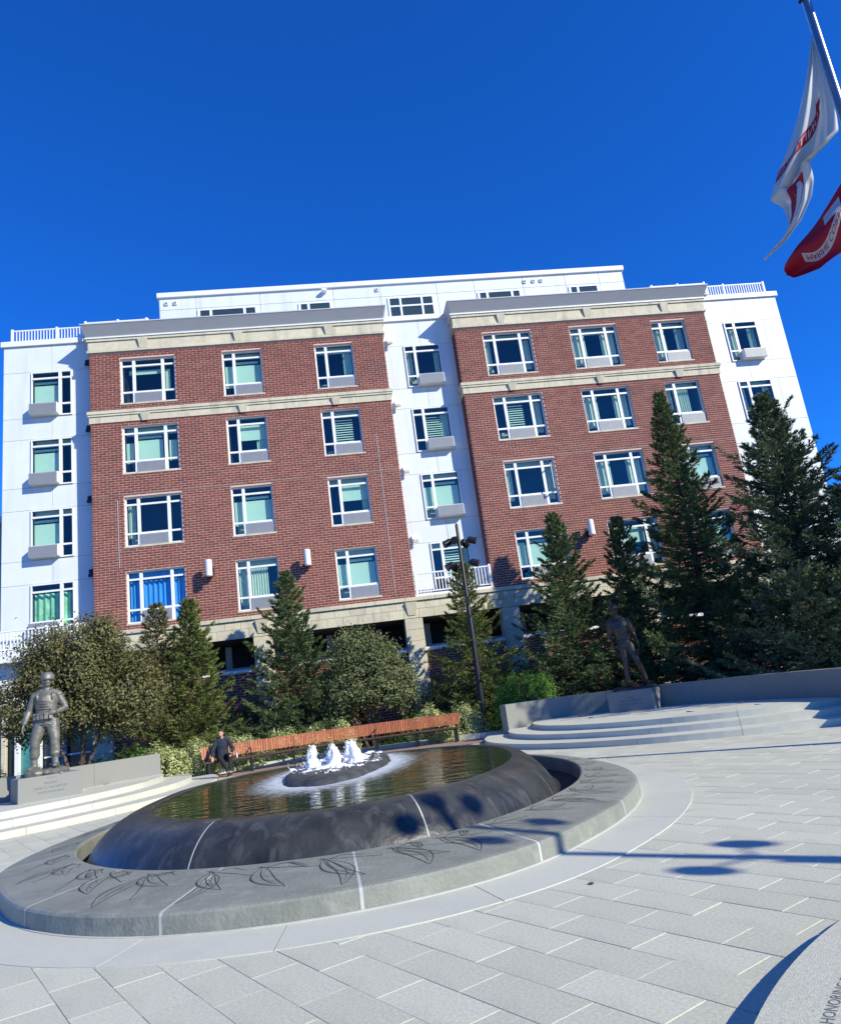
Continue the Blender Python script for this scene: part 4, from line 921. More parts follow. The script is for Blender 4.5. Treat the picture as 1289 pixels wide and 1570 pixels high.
# hedge and shrubs
shrub(2.55,24.5,1.0,.55,1.65,M['hedge'],'clipped bright green hedge bush right of the lamp post base',31,n=13000,leaf=.055,box=True,z=.25)
vg='pale variegated shrubs behind the bench'
for i,(x,y,rx,rz,lb) in enumerate([(-8.75,22.9,.85,1.15,'large pale yellow green variegated shrub in the corner between wall end and bench'),(-7.85,23.5,.7,1.12,'pale variegated shrub behind the left end of the bench, left of the seated person'),(-6.7,24.35,.8,1.12,'pale variegated shrub behind the bench just right of the seated person'),
     (-5.5,24.95,.8,1.12,'pale variegated shrub behind the bench, second to the right of the person'),(-4.4,25.35,.6,1.08,'small pale variegated shrub behind the bench left of the water jets'),(-3.55,25.5,.5,1.08,'small pale shrub behind the bench straight above the water jets'),
     (-.6,25.35,.75,1.18,'pale variegated shrub rising above the right third of the bench back'),(.55,25.2,.75,1.12,'pale variegated shrub at the right end of the bench beside the lamp post'),(-.2,25.0,.5,.7,'low pale shrub seen under the right end of the bench back')]):
    shrub(x,y,rx,.5,rz,M['lime'],lb,40+i,n=4200,leaf=.07,group=vg)
gg='green leafy plants behind the left wall'
for i,(x,y,rx,rz,lb) in enumerate([(-10.1,21.6,.6,.95,'bright green hosta like plant above the middle of the left wall'),(-9.4,22.3,.6,1.2,'taller bright green leafy plant right of the hosta above the left wall'),(-11.6,19.2,.55,1.15,'green leafy plant left of the soldier statue feet'),(-10.7,19.6,.5,1.0,'small green plant seen between the soldier statue legs'),(-10.9,20.8,.5,1.05,'low green plant in front of the dark entrance glass')]):
    shrub(x,y,rx,.5,rz,M['green'],lb,60+i,n=1500,leaf=.13 if i<2 else .09,group=gg,up_=.9)
dk='dark low shrubs under the conifers'
for i,(x,y,rx,rz) in enumerate([(-4.9,26.5,1.1,.9),(-1.2,27.1,1.2,1.0),(2.2,26.6,1.0,1.1),(6.2,25.2,1.3,1.1),(8.3,23.6,1.2,1.1),(9.9,19.0,1.0,.9),(13.2,18.6,1.4,1.3),(-6.6,26.8,1.2,1.0)]):
    shrub(x,y,rx,.7,rz,M['hedge'] if i!=5 else M['green'],['dark low shrub under the pointed spruce left of centre','dark low shrub under the round multi stemmed tree','dark low shrub right of the lamp post under the thin fir','dark low shrub behind the left part of the shaded wall','dark low shrub behind the shaded wall right of the statue','green shrub rising over the right part of the shaded wall','dark shrub at the far right behind the end of the wall','dark low shrub behind the yellow green fir'][i],80+i,n=3000,leaf=.06,group=dk)
for i,(x,y,rx,rz,lb) in enumerate([(-7.2,27.8,1.4,2.3,'tall dark yew bush against the brick wall behind the yellow green fir'),(-3.7,28.0,1.0,2.3,'tall dark yew bush against the brick wall under the open garage bay'),(.0,28.2,1.6,2.2,'tall dark yew bush against the brick wall left of the thin fir'),
   (2.9,28.0,1.4,2.5,'tall dark yew bush against the brick wall right of the thin fir'),(6.2,28.2,1.6,2.9,'tall dark yew bush behind the dark spruce left of the shaded statue'),(8.6,27.6,1.6,3.2,'tall dark yew bush behind the tall narrow spruce'),(11.2,26.5,1.8,3.0,'tall dark yew bush behind the largest blue green spruce'),(14.3,24.5,2.0,3.0,'tall dark yew bush at the far right behind the cut off spruce')]):
    shrub(x,y,rx,.7,rz,M['spruce'],lb,120+i,n=6500,leaf=.09,group='dark yews against the brick wall')
# ------------------------------------------------------------------ bench
be=empty('park_bench',(0,0,0),label='very long curved bench with upright orange timber slats behind the fountain',cat='bench')
def bp_(a,dr=0):
    r=13.35-max(0,(a-98))*.034+dr; return (bc[0]+r*math.cos(R(a)),bc[1]+r*math.sin(R(a)))
sm=MB(); sm.bbox(-.031,.031,-.012,.012,0,.36,.004); slat_me=sm.mesh('slat',M['slat'])
ss_=MB(); ss_.bbox(-.033,.033,-.235,.235,-.02,.02,.004); seat_me=ss_.mesh('seat_slat',M['seat'])
a=115.1; k=0
while a>80.4:
    x,y=bp_(a,.26); obj('slat',slat_me,be,(x,y,.535),(R(-14),0,R(a-90)),)
    x,y=bp_(a,.0); obj('seat_slat',seat_me,be,(x,y,.445),(0,0,R(a-90))); a-=.338; k+=1
for a in (114.6,108.9,103.2,97.6,92,86.4,81.0):
    x,y=bp_(a); T=Matrix.Translation((x,y,0))@Matrix.Rotation(R(a-90),4,'Z')
    m=MB(); m.bbox(-.035,.035,-.21,-.14,.012,.43,.008,T); m.bbox(-.035,.035,.17,.24,.012,.43,.008,T); m.bbox(-.03,.03,-.2,.24,.36,.42,.006,T)
    T2=T@Matrix.Translation((0,.27,.40))@Matrix.Rotation(R(-14),4,'X'); m.bbox(-.03,.03,.015,.06,0,.46,.006,T2)
    m.build('leg',M['black'],be)
    # curved arm rest
    if a in (108.9,92): 
        m=MB(); m.tube([(T@Vector(p))[:] for p in ((0,-.2,.45),(0,-.2,.62),(0,-.1,.68),(0,.1,.68),(0,.26,.70))],.018,6); m.build('armrest',M['black'],be,smooth=True)
for dr,z,mt in ((.285,.60,'black'),(.345,.84,'black')):
    m=MB(); m.tube([(*bp_(114.9-k*34/30,dr+.02),z) for k in range(31)],.016,6); m.build('back_rail',M[mt],be,smooth=True)
m=MB(); m.tube([(*bp_(114.9-k*34/30,-.2),.41) for k in range(31)],.018,6); m.build('seat_rail',M['black'],be,smooth=True)
# ------------------------------------------------------------------ lamp posts
def spot(parent,M4):
    m=MB(); m.lathe([(.03,-.06),(.075,-.05),(.11,-.01),(.118,.04),(.118,.21),(.135,.215),(.135,.27),(.122,.272)],20,M=M4); h=m.build('spotlight',M['black'],parent,smooth=False)
    m=MB(); m.lathe([(.118,.262),(.10,.268)],20,M=M4); m.build('lens',M['brass'],h)
    m=MB()
    for q in range(5): m.lathe([(.126,.03+q*.032),(.126,.04+q*.032)],16,M=M4)
    m.build('cooling_fin',M['black'],h)
def lamp_post(x,y,H,clusters,label,rz=0,aim=None):
    root=empty('lamp_post',(x,y,0),rz,label=label,cat='lamp post',group='black multi headed lamp posts')
    m=MB(); m.lathe([(.15,0),(.15,.05),(.11,.09),(.10,.5),(.092,H*.55),(.075,H*.56),(.055,H-.04),(.04,H),(.0,H+.01)],16); m.build('pole',M['black'],root,smooth=True)
    m=MB(); m.lathe([(.13,0),(.2,.02),(.2,.06),(.13,.14)],16); m.build('base_collar',M['black'],root)
    m=MB(); m.bbox(-.06,.06,-.14,-.08,H*.60,H*.60+.28,.01); m.bbox(-.05,.05,-.12,-.07,H*.54,H*.54+.10,.01); m.build('control_box',M['black'],root)
    for z,heads in clusters:
        for az,ln,tilt in heads:
            d=Vector((math.cos(R(az)),math.sin(R(az)),0)); e=d*ln
            m=MB(); m.tube([(0,0,z-.12),(e*.5+Vector((0,0,z-.02)))[:],(e+Vector((0,0,z)))[:]],.018,8); m.build('arm',M['black'],root,smooth=True)
            T=Matrix.Translation((e.x,e.y,z))@Matrix.Rotation(R(az if aim is None else aim),4,'Z')@Matrix.Rotation(R(90+tilt),4,'Y'); spot(root,T)
    return root
cl=[(6.72,[(200,.32,25),(-5,.36,20),(250,.30,15),(60,.3,20)]),(5.90,[(190,.34,28),(-12,.34,22),(120,.3,20)])]
lamp_post(1.22,25.65,7.35,cl,'slender black lamp post with clustered spotlights standing behind the right end of the bench')
c2=[(6.65,[(45,.42,25),(222,.42,25),(140,.3,20)]),(5.98,[(42,.40,25),(222,.40,25)]),(4.68,[(50,.42,25),(228,.42,25)])]
lamp_post(8.42,1.78,7.0,c2,'black lamp post outside the right of the view whose shadow crosses the fountain ring',aim=145)
lamp_post(8.42,-2.98,7.0,c2,'black lamp post behind the viewer on the right, its heads casting round shadows')
# ------------------------------------------------------------------ flagpole and flags
FP=Vector((8.01,10.63,0)); vd=Vector((8.01,10.63,0)).normalized(); Ld=Vector((-vd.y,vd.x,0))
fp=empty('flagpole',FP[:],label='tall metal flagpole at the right edge of the photo flying two drooping flags',cat='flagpole')
m=MB(); m.lathe([(.12,0),(.11,.3),(.075,6),(.062,12.3),(.058,13.9),(0,13.95)],18); m.build('pole',M['steel'],fp,smooth=True)
m=MB(); m.tube([(Ld*-1.2+Vector((0,0,12.95)))[:],(Ld*.12+Vector((0,0,12.60)))[:]],.03,8); m.build('gaff',M['black'],fp)
m=MB(); m.lathe([(.2,0),(.2,.06),(.13,.1)],20); m.build('base_flange',M['steel'],fp)
m=MB(); m.tube([(Ld*.085+Vector((0,0,1.2)))[:],(Ld*.075+Vector((0,0,13.4)))[:]],.006,5); m.build('halyard',M['trim'],fp)
def flagpt(s,z,d): return Ld*s+Vector((0,0,z))+vd*d
def clothmat(name,col):
    m=bpy.data.materials.new(name); m.use_nodes=True; n=m.node_tree.nodes; l=m.node_tree.links; b=n['Principled BSDF']; b.inputs['Base Color'].default_value=(*col,1); b.inputs['Roughness'].default_value=.55
    t=n.new('ShaderNodeBsdfTranslucent'); t.inputs[0].default_value=(*col,1); ms=n.new('ShaderNodeMixShader'); ms.inputs[0].default_value=.4; l.new(b.outputs[0],ms.inputs[1]); l.new(t.outputs[0],ms.inputs[2]); l.new(ms.outputs[0],n['Material Output'].inputs[0]); return m
M['flagwhite']=clothmat('white flag cloth',(.72,.73,.72)); M['flagred']=clothmat('red flag cloth',(.50,.008,.035)); M['printred']=clothmat('scarlet print',(.50,.02,.06)); M['printdark']=clothmat('dark print',(.03,.03,.05))
def interp(P,u):
    P=np.array(P); d=np.r_[0,np.cumsum(np.hypot(*np.diff(P,axis=0).T))]; d/=d[-1]; return np.array([np.interp(u,d,P[:,0]),np.interp(u,d,P[:,1])])
def flag(name,left,right,mat,foldf,label,nu=26,nv=60):
    V=[]
    def S(u,v):
        a=interp(left,v); b=interp(right,v); p=a*(1-u)+b*u; return flagpt(p[0],p[1],foldf(u,v,p))
    for j in range(nv+1):
        for i in range(nu+1): V.append(S(i/nu,j/nv)[:])
    F=[(j*(nu+1)+i,j*(nu+1)+i+1,(j+1)*(nu+1)+i+1,(j+1)*(nu+1)+i) for j in range(nv) for i in range(nu)]
    m=MB(); m.add(V,F); root=empty(name,FP[:],label=label,cat='flag',group='flags on the pole'); o=m.build('cloth',mat,root,smooth=True)
    sol=o.modifiers.new('thick','SOLIDIFY'); sol.thickness=.006; sol.offset=0
    return root,S
def tri_amp(p): return 1
ffw=lambda u,v,p:(.13*math.sin(u*9+v*3.2)*min(1,v*2.2)+.05*math.sin(u*21+v*5))*min(1,p[0]*2.5+.15)
Wl=[(.08,11.84),(.28,11.33),(.62,10.64),(.93,10.06),(1.13,9.73),(1.39,9.18)]
Wrr=[(.09,11.83),(.08,11.25),(.08,10.24),(.13,9.83),(.35,9.69),(.66,9.58)]
wf,S1=flag('white_flag',Wl,Wrr,M['flagwhite'],ffw,'white flag with a red lettered scroll, drooping from the pole above the red flag')
# lower hanging tail of the same cloth
ff2=lambda u,v,p:.10*math.sin(u*8+v*2)*1.0+.03
V=[];nu,nv=14,40; L2=[(1.39,9.18),(1.24,9.0),(1.22,8.76),(1.28,8.54),(1.46,8.38),(1.74,8.19)]; R2=[(.66,9.60),(.68,9.3),(.78,9.0),(1.0,8.67),(1.33,8.38),(1.74,8.185)]
def S2(u,v):
    a=interp(L2,v); b=interp(R2,v); p=a*(1-u)+b*u; k=min(1,v*6); base=ffw(u,1,p); return flagpt(p[0],p[1],base*(1-k)+ff2(u,v,p)*k*(1-v*.7))
for j in range(nv+1):
    for i in range(nu+1): V.append(S2(i/nu,j/nv)[:])
m=MB(); m.add(V,[(j*(nu+1)+i,j*(nu+1)+i+1,(j+1)*(nu+1)+i+1,(j+1)*(nu+1)+i) for j in range(nv) for i in range(nu)]); o=m.build('cloth_tail',M['flagwhite'],wf,smooth=True); sol=o.modifiers.new('t','SOLIDIFY'); sol.thickness=.006; sol.offset=0
def decal(poly_or_mesh,S,parent,mat,name,off=-.012):
    V=[S(u,v)-vd*(-off) for u,v in poly_or_mesh[0]]; V=[(p+vd*0)[:] for p in V]; m=MB(); m.add(V,poly_or_mesh[1]); return m.build(name,mat,parent)
def gridband(fn,n=26,k=3):
    P=[];F=[]
    for i in range(n+1):
        for j in range(k+1): P.append(fn(i/n,j/k))
    for i in range(n):
        for j in range(k): F.append((i*(k+1)+j,i*(k+1)+j+1,(i+1)*(k+1)+j+1,(i+1)*(k+1)+j))
    return P,F
def scroll(t,w):   # path in (u,v): starts at lower left edge, rises to the right, curls
    u=.02+.62*t; v=.865-.36*t**1.7+ .0; return (u+ .03*(w-.5)*t, v+(w-.5)*.075)
decal(gridband(lambda t,w:scroll(t,w)),S1,wf,M['printred'],'scroll',-.012)
decal(gridband(lambda t,w:(.56+.12*t,.52-.07*t+(w-.5)*.10*(1-t*.6))),S1,wf,M['printred'],'scroll_tail',-.012)
def mapped_text(s,S,parent,mat,fn,name,off,mirror=True):
    me=text_mesh(s,1.0,mat,0.0,align='LEFT'); bm=bmesh.new(); bm.from_mesh(me); bmesh.ops.triangulate(bm,faces=bm.faces); bmesh.ops.subdivide_edges(bm,edges=[e for e in bm.edges if e.calc_length()>.25],cuts=1); bmesh.ops.triangulate(bm,faces=bm.faces)
    xs=[v.co.x for v in bm.verts]; x0,x1=min(xs),max(xs)
    P=[];
    for v in bm.verts:
        t=(v.co.x-x0)/(x1-x0); t=1-t if mirror else t; w=v.co.y/.73; q=fn(t,w); P.append((S(q[0],q[1])-vd*(-off))[:])
    bm.verts.index_update(); m=MB(); m.add(P,[[v.index for v in f.verts] for f in bm.faces]); bm.free(); return m.build(name,mat,parent)
mapped_text('UNITED ST',S1,wf,M['flagwhite'],lambda t,w:scroll(.04+.90*t,.80-.62*w),'lettering',-.020)
decal(gridband(lambda t,w:(.66+.26*t,.93+.06*w),6,2),S1,wf,M['printdark'],'dark_emblem',-.012)
decal(gridband(lambda t,w:(.35+.45*w-.25*t,.05+.42*t),12,2),S2,wf,M['printred'],'emblem_fragment',-.014)
Rl=[(.08,9.2),(.32,8.94),(.69,8.64),(1.17,8.19),(1.42,7.90),(1.47,7.80)]
Rr=[(.08,7.95),(.35,7.86),(.6,7.78),(.96,7.61),(1.37,7.62),(1.46,7.72)]
ffr=lambda u,v,p:(.10*math.sin(u*7+v*4)+.05*math.sin(u*3-v*9))*min(1,p[0]*2+.1)
rf,S3=flag('red_flag',Rl,Rr,M['flagred'],ffr,'scarlet flag with a white lettered arc, blown left below the white flag')
decal(gridband(lambda t,w:(.18+.19*w+.50*math.sin(t*PI*.9)*.75+.05,.20+.55*t),30,3),S3,rf,M['flagwhite'],'white_scroll',-.012)
mapped_text('MARINE CORPS',S3,rf,M['printred'],lambda t,w:(.18+.19*(.2+.6*w)+.50*math.sin((.06+.88*t)*PI*.9)*.75+.05,.20+.55*(.06+.88*t)),'lettering',-.020)
decal(gridband(lambda t,w:(.12+.28*w,.24+.20*t),8,4),S3,rf,M['flagwhite'],'white_emblem',-.013)
# ------------------------------------------------------------------ engraved disc seat in the right foreground
dc=(4.86,.78); dr_=4.58
dz=empty('engraved_dais',(dc[0],dc[1],0),label='raised curved granite slab with engraved letters along its rim at the lower right corner',cat='dais')
for k in range(7):
    a0=R(75+k*27); a1=R(75+(k+1)*27); n=20; aa=[a0+.0008+(a1-a0-.0016)*q/n for q in range(n+1)]
    bm=bmesh.new(); pts=[(dr_*math.cos(a),dr_*math.sin(a)) for a in aa]+[(1.9*math.cos(a),1.9*math.sin(a)) for a in reversed(aa)]
    bot=[bm.verts.new((x,y,-.02)) for x,y in pts]; top=[bm.verts.new((x,y,.115)) for x,y in pts]; N_=len(pts)
    for i in range(N_): bm.faces.new((bot[i],bot[(i+1)%N_],top[(i+1)%N_],top[i]))
    tf=bm.faces.new(top); bm.faces.new(bot[::-1]); ed=[e for e in tf.edges if all(v.co.xy.length>dr_-.01 for v in e.verts)]; bmesh.ops.bevel(bm,geom=ed,offset=.006,segments=2,affect='EDGES')
    me=bpy.data.meshes.new('dais_stone'); bm.to_mesh(me); bm.free(); me.materials.append(M['granite']); obj('dais_stone',me,dz)
me=text_mesh('HONORING THOSE WHO SERVED',1,M['carve'],0.0,align='LEFT'); bm=bmesh.new(); bm.from_mesh(me); xs=[v.co.x for v in bm.verts]; X1=max(xs)
for v in bm.verts:
    h_=.050; t=v.co.x/X1; a=R(131)+ t*R(15); r=dr_-.27+v.co.y*h_/.73
    v.co=Vector((r*math.cos(R(277)-a),r*math.sin(R(277)-a),.1162))
bmesh.ops.recalc_face_normals(bm,faces=bm.faces); bm.to_mesh(me); bm.free(); obj('inscription',me,dz)
# ------------------------------------------------------------------ figures
def fuse(m,name,mat,parent,vox=.012,smooth_it=3,rot=None,disp=0,kind=None):
    """one continuous surface out of overlapping volumes"""
    me=m.mesh('tmp'); bm=bmesh.new(); bm.from_mesh(me); bmesh.ops.recalc_face_normals(bm,faces=bm.faces); bm.to_mesh(me); bm.free()
    o=bpy.data.objects.new('tmp',me); COL.objects.link(o); r=o.modifiers.new('r','REMESH'); r.mode='VOXEL'; r.voxel_size=vox
    s=o.modifiers.new('s','SMOOTH'); s.factor=.5; s.iterations=smooth_it
    dg=bpy.context.evaluated_depsgraph_get(); me2=bpy.data.meshes.new_from_object(o.evaluated_get(dg)); me2.name=name
    bpy.data.objects.remove(o); me2.materials.clear(); me2.materials.append(mat)
    if disp:
        bm=bmesh.new(); bm.from_mesh(me2); bm.normal_update()
        for v in bm.verts:
            p=v.co; f=noise.noise((p.x*9,p.y*9,p.z*3.5))*1.0+.6*noise.noise((p.x*14,p.y*14,p.z*22+4)); v.co=p+v.normal*disp*f
        bm.to_mesh(me2); bm.free()
    me2.shade_smooth(); return obj(name,me2,parent)
def limb(m,P,r,n=12,flat=.92):
    """tapered limb with rounded joints"""
    m.tube(P,r,n,flat)
    for p,q in ((P[0],r[0]),(P[-1],r[-1])):
        q=q if not isinstance(q,tuple) else sum(q)/2
        m.ball(p,q,10)
def hand(m,wr,d,side,palm_n,s=1.0,curl=.35,thumb=1):
    """palm with five separate curled fingers. wr wrist, d direction to fingers, side = across the palm"""
    d=Vector(d).normalized(); side=Vector(side); side=(side-d*side.dot(d)).normalized(); pn=Vector(palm_n); pn=(pn-d*pn.dot(d)-side*pn.dot(side)).normalized(); w=Vector(wr)
    m.tube([w[:],(w+d*.03*s)[:],(w+d*.085*s)[:],(w+d*.10*s)[:]],[(.022*s,.017*s),(.034*s,.016*s),(.041*s,.014*s),(.036*s,.012*s)],12,ref=tuple(pn))
    for k,(o,L) in enumerate(((-.030,.070),(-.010,.080),(.010,.075),(.029,.058))):
        b=w+d*.088*s+side*o*s; c1=curl*(1+.12*k); 
        p1=b+(d*math.cos(c1*.4)+pn*math.sin(c1*.4))*L*.42*s; p2=p1+(d*math.cos(c1*1.3)+pn*math.sin(c1*1.3))*L*.33*s; p3=p2+(d*math.cos(c1*2)+pn*math.sin(c1*2))*L*.28*s
        m.tube([(b-d*.03*s)[:],b[:],p1[:],p2[:],p3[:]],[.0095*s,.0095*s,.0088*s,.0078*s,.0055*s],8)
    b=w+d*.03*s-side*thumb*.026*s; t=(d*.72-side*thumb*.6+pn*.35).normalized()
    m.tube([b[:],(b+t*.035*s)[:],(b+t*.058*s+d*.008*s)[:],(b+t*.072*s+d*.016*s)[:]],[.014*s,.011*s,.0095*s,.006*s],8)
def head(m,c,yaw=0,tilt=0,s=1.0,face=True,ears=True):
    """c centre of the skull; the face looks to -y before yaw"""
    T=Matrix.Translation(c)@Matrix.Rotation(yaw,4,'Z')@Matrix.Rotation(tilt,4,'X')@Matrix.Scale(s,4); r3=T.to_3x3()
    def B(p,r,n=14):
        m.ball((T@Vector(p))[:],r,n,M=r3)
    B((0,.012,.030),(.078,.095,.088)); B((0,-.018,-.035),(.060,.070,.075)); B((0,-.045,-.078),(.036,.036,.028),10)
    if face:
        B((0,-.100,-.018),(.012,.016,.026),8); B((0,-.105,-.032),(.017,.014,.010),8)            # nose
        B((0,-.086,.018),(.056,.014,.010),10)                                                    # brow
        B((0,-.087,-.060),(.025,.010,.006),8); B((0,-.085,-.069),(.021,.010,.006),8)             # lips
        for sx in (-1,1): B((sx*.030,-.072,-.018),(.022,.020,.018),8); B((sx*.028,-.083,.004),(.011,.008,.008),8)
    if ears:
        for sx in (-1,1): B((sx*.078,.010,-.012),(.010,.018,.030),8)
    return T
# --- soldier statue, left. Local frame: faces -y, x to the viewer's right, 1.85 m figure scaled up
def statue_left():
    az=math.atan2(11-17.6,-1.65+10.0)   # towards the fountain
    px,py=-9.35,17.55; rz=R(38)
    pd=empty('pedestal',(px,py,.375),rz,label='pale granite pedestal with engraved lines under the soldier statue on the left',cat='pedestal',group='granite statue pedestals')
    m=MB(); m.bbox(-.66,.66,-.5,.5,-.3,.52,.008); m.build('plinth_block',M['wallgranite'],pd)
    for s,sz,z in (('* * *',.085,.42),('SERGEANT',.055,.335),('JOHN C. McCARTHY',.075,.235),('UNITED STATES ARMY',.055,.145)):
        me=text_mesh(s,sz,M['carve'],.001); obj('inscription',me,pd,(0,-.5015,z),(PI/2,0,0))
    st=empty('soldier_statue',(px-.02,py+.05,.895),R(12),label='weathered bronze statue of a standing soldier in helmet and vest, on the left pedestal',cat='statue')
    st.scale=(1.26,1.22,1.19)
    # rocky base
    m=MB(); rs=random.Random(3)
    for k in range(11): m.ball((rs.uniform(-.36,.36),rs.uniform(-.22,.22),rs.uniform(-.02,.05)),(rs.uniform(.13,.24),rs.uniform(.12,.2),rs.uniform(.05,.11)),10)
    fuse(m,'rock_base',M['bronze'],st,.022,1,disp=.02)
    B0=.10
    m=MB()
    # legs
    for sx,foot,knee in ((-1,(-.21,-.02,B0+.08),(-.185,-.06,B0+.50)),(1,(.16,-.05,B0+.10),(.155,-.05,B0+.52))):
        hip=(sx*.095,.0,B0+.92); kn=Vector(knee); ft_=Vector(foot)
        m.tube([hip,(Vector(hip)*.5+kn*.5)[:],(kn+Vector((0,0,.05)))[:],(kn-Vector((0,0,.04)))[:],((kn+ft_)/2+Vector((0,.015,0)))[:],(ft_+Vector((0,0,.17)))[:],(ft_+Vector((0,0,.13)))[:]],[(.118,.125),(.105,.11),(.083,.088),(.080,.084),(.083,.09),(.082,.085),(.058,.06)],16)
        m.tube([(ft_+Vector((0,0,.20)))[:],(ft_+Vector((0,0,.05)))[:],(ft_+Vector((0,0,-.02)))[:]],[(.052,.06),(.050,.058),(.052,.064)],12)
        m.tube([(ft_+Vector((sx*0,.075,-.03)))[:],(ft_+Vector((sx*.01,-.03,-.03)))[:],(ft_+Vector((sx*.03,-.12,-.035)))[:],(ft_+Vector((sx*.04,-.20,-.045)))[:]],[(.045,.045),(.050,.05),(.052,.04),(.035,.025)],12,ref=(0,0,1))
    # pelvis, jacket skirt, torso
    m.tube([(0,.0,B0+.80),(0,0,B0+.90),(0,.0,B0+1.0),(0,.0,B0+1.12),(0,-.01,B0+1.27),(0,.0,B0+1.39),(0,.01,B0+1.46),(0,.01,B0+1.50)],[(.165,.115),(.185,.130),(.175,.125),(.170,.125),(.195,.135),(.195,.125),(.13,.09),(.06,.06)],20,ref=(0,1,0))
    m.tube([(0,.01,B0+1.44),(0,-.005,B0+1.60)],[.066,.060],12)
    m.tube([(-.20,.01,B0+1.405),(-.11,.012,B0+1.455),(-.04,.012,B0+1.50),(.04,.012,B0+1.50),(.11,.012,B0+1.455),(.20,.01,B0+1.405)],[.075,.075,.06,.06,.075,.075],12)
    # arms: his right (viewer left) hangs out, his left bent to the belt
    for sx,el,wr_ in ((-1,(-.315,.03,B0+1.12),(-.375,-.07,B0+.88)),(1,(.315,.04,B0+1.13),(.20,-.16,B0+1.06))):
        sh=(sx*.205,.01,B0+1.40); E_=Vector(el); W_=Vector(wr_)
        m.ball(sh,(.082,.078,.078),12); m.tube([sh,((Vector(sh)+E_)/2)[:],E_[:],((E_+W_)/2)[:],W_[:]],[.073,.069,.062,.060,.043],12); m.ball(E_[:],.060,10)
    hand(m,(-.378,-.075,B0+.875),(-.10,-.10,-1),(0,-1,.1),(1,0,0),1.25,.35,1)
    hand(m,(.195,-.165,B0+1.06),(-1,-.2,-.05),(0,.1,1),(0,1,0),1.15,.5,-1)
    head(m,(0.02,-.025,B0+1.68),yaw=R(10),s=1.08)
    fuse(m,'figure',M['bronze'],st,.0115,2,disp=.006)
    # helmet with rim and chin strap
    m=MB(); m.lathe([(.118,-.035),(.128,-.03),(.125,0),(.118,.05),(.095,.095),(.055,.122),(.0,.13)],24,(0,0,0)); 
    h=m.build('helmet',M['bronze'],st,smooth=True); h.location=(.02,-.02,B0+1.735); h.scale=(1,1.15,1.0)
    m=MB(); m.tube([(.085,-.0,B0+1.73),(.07,-.05,B0+1.64),(.03,-.08,B0+1.585),(-.02,-.08,B0+1.585),(-.05,-.04,B0+1.64),(-.06,0,B0+1.73)],.008,6); m.build('chin_strap',M['bronze'],st)
    # armour vest plate, straps, collar
    m=MB(); m.tube([(0,-.012,B0+1.06),(0,-.015,B0+1.15),(0,-.02,B0+1.28),(0,-.01,B0+1.38),(0,0,B0+1.43)],[(.183,.150),(.185,.152),(.198,.158),(.17,.140),(.12,.11)],24,ref=(0,1,0)); fuse(m,'armour_vest',M['bronze'],st,.012,1,disp=.003)
    for z in (1.14,1.19,1.24,1.29): m=MB(); m.tube([(.150*math.sin(t)*1.0,-.165*math.cos(t)*1.02-.012,B0+z) for t in np.linspace(-1.0,1.0,13)],.0095,6); m.build('vest_strap',M['bronze'],st,smooth=True)
    for sx in (-1,1): m=MB(); m.tube([(sx*.12,-.13,B0+1.30),(sx*.135,-.12,B0+1.42),(sx*.12,-.02,B0+1.475),(sx*.12,.08,B0+1.43)],[(.012,.026)]*4,8); m.build('shoulder_strap',M['bronze'],st,smooth=True)
    m=MB(); m.tube([(0,-.01,B0+.99),(0,-.01,B0+1.045)],[(.187,.140),(.187,.140)],26,ref=(0,1,0)); m.build('belt',M['bronze'],st,smooth=True)
    for k,t in enumerate((-1.5,-1.0,-.55,-.18,.18,.55)):
        x,y=.192*math.sin(t),-.150*math.cos(t)-.012; T=Matrix.Translation((x,y,B0+1.005))@Matrix.Rotation(t,4,'Z'); m=MB(); m.bbox(-.034,.034,-.045,.01,-.065,.055,.010,T); m.bbox(-.037,.037,-.050,.01,.02,.06,.006,T); m.build('pouch',M['bronze'],st)
    m=MB(); m.tube([(0,0,B0+.845),(0,0,B0+.865)],[(.198,.146),(.196,.143)],26,ref=(0,1,0),cap=False); m.tube([(0,-.145,B0+.86),(0,-.140,B0+.97)],.008,6); m.build('jacket_hem',M['bronze'],st,smooth=True)
    return st
statue_left()
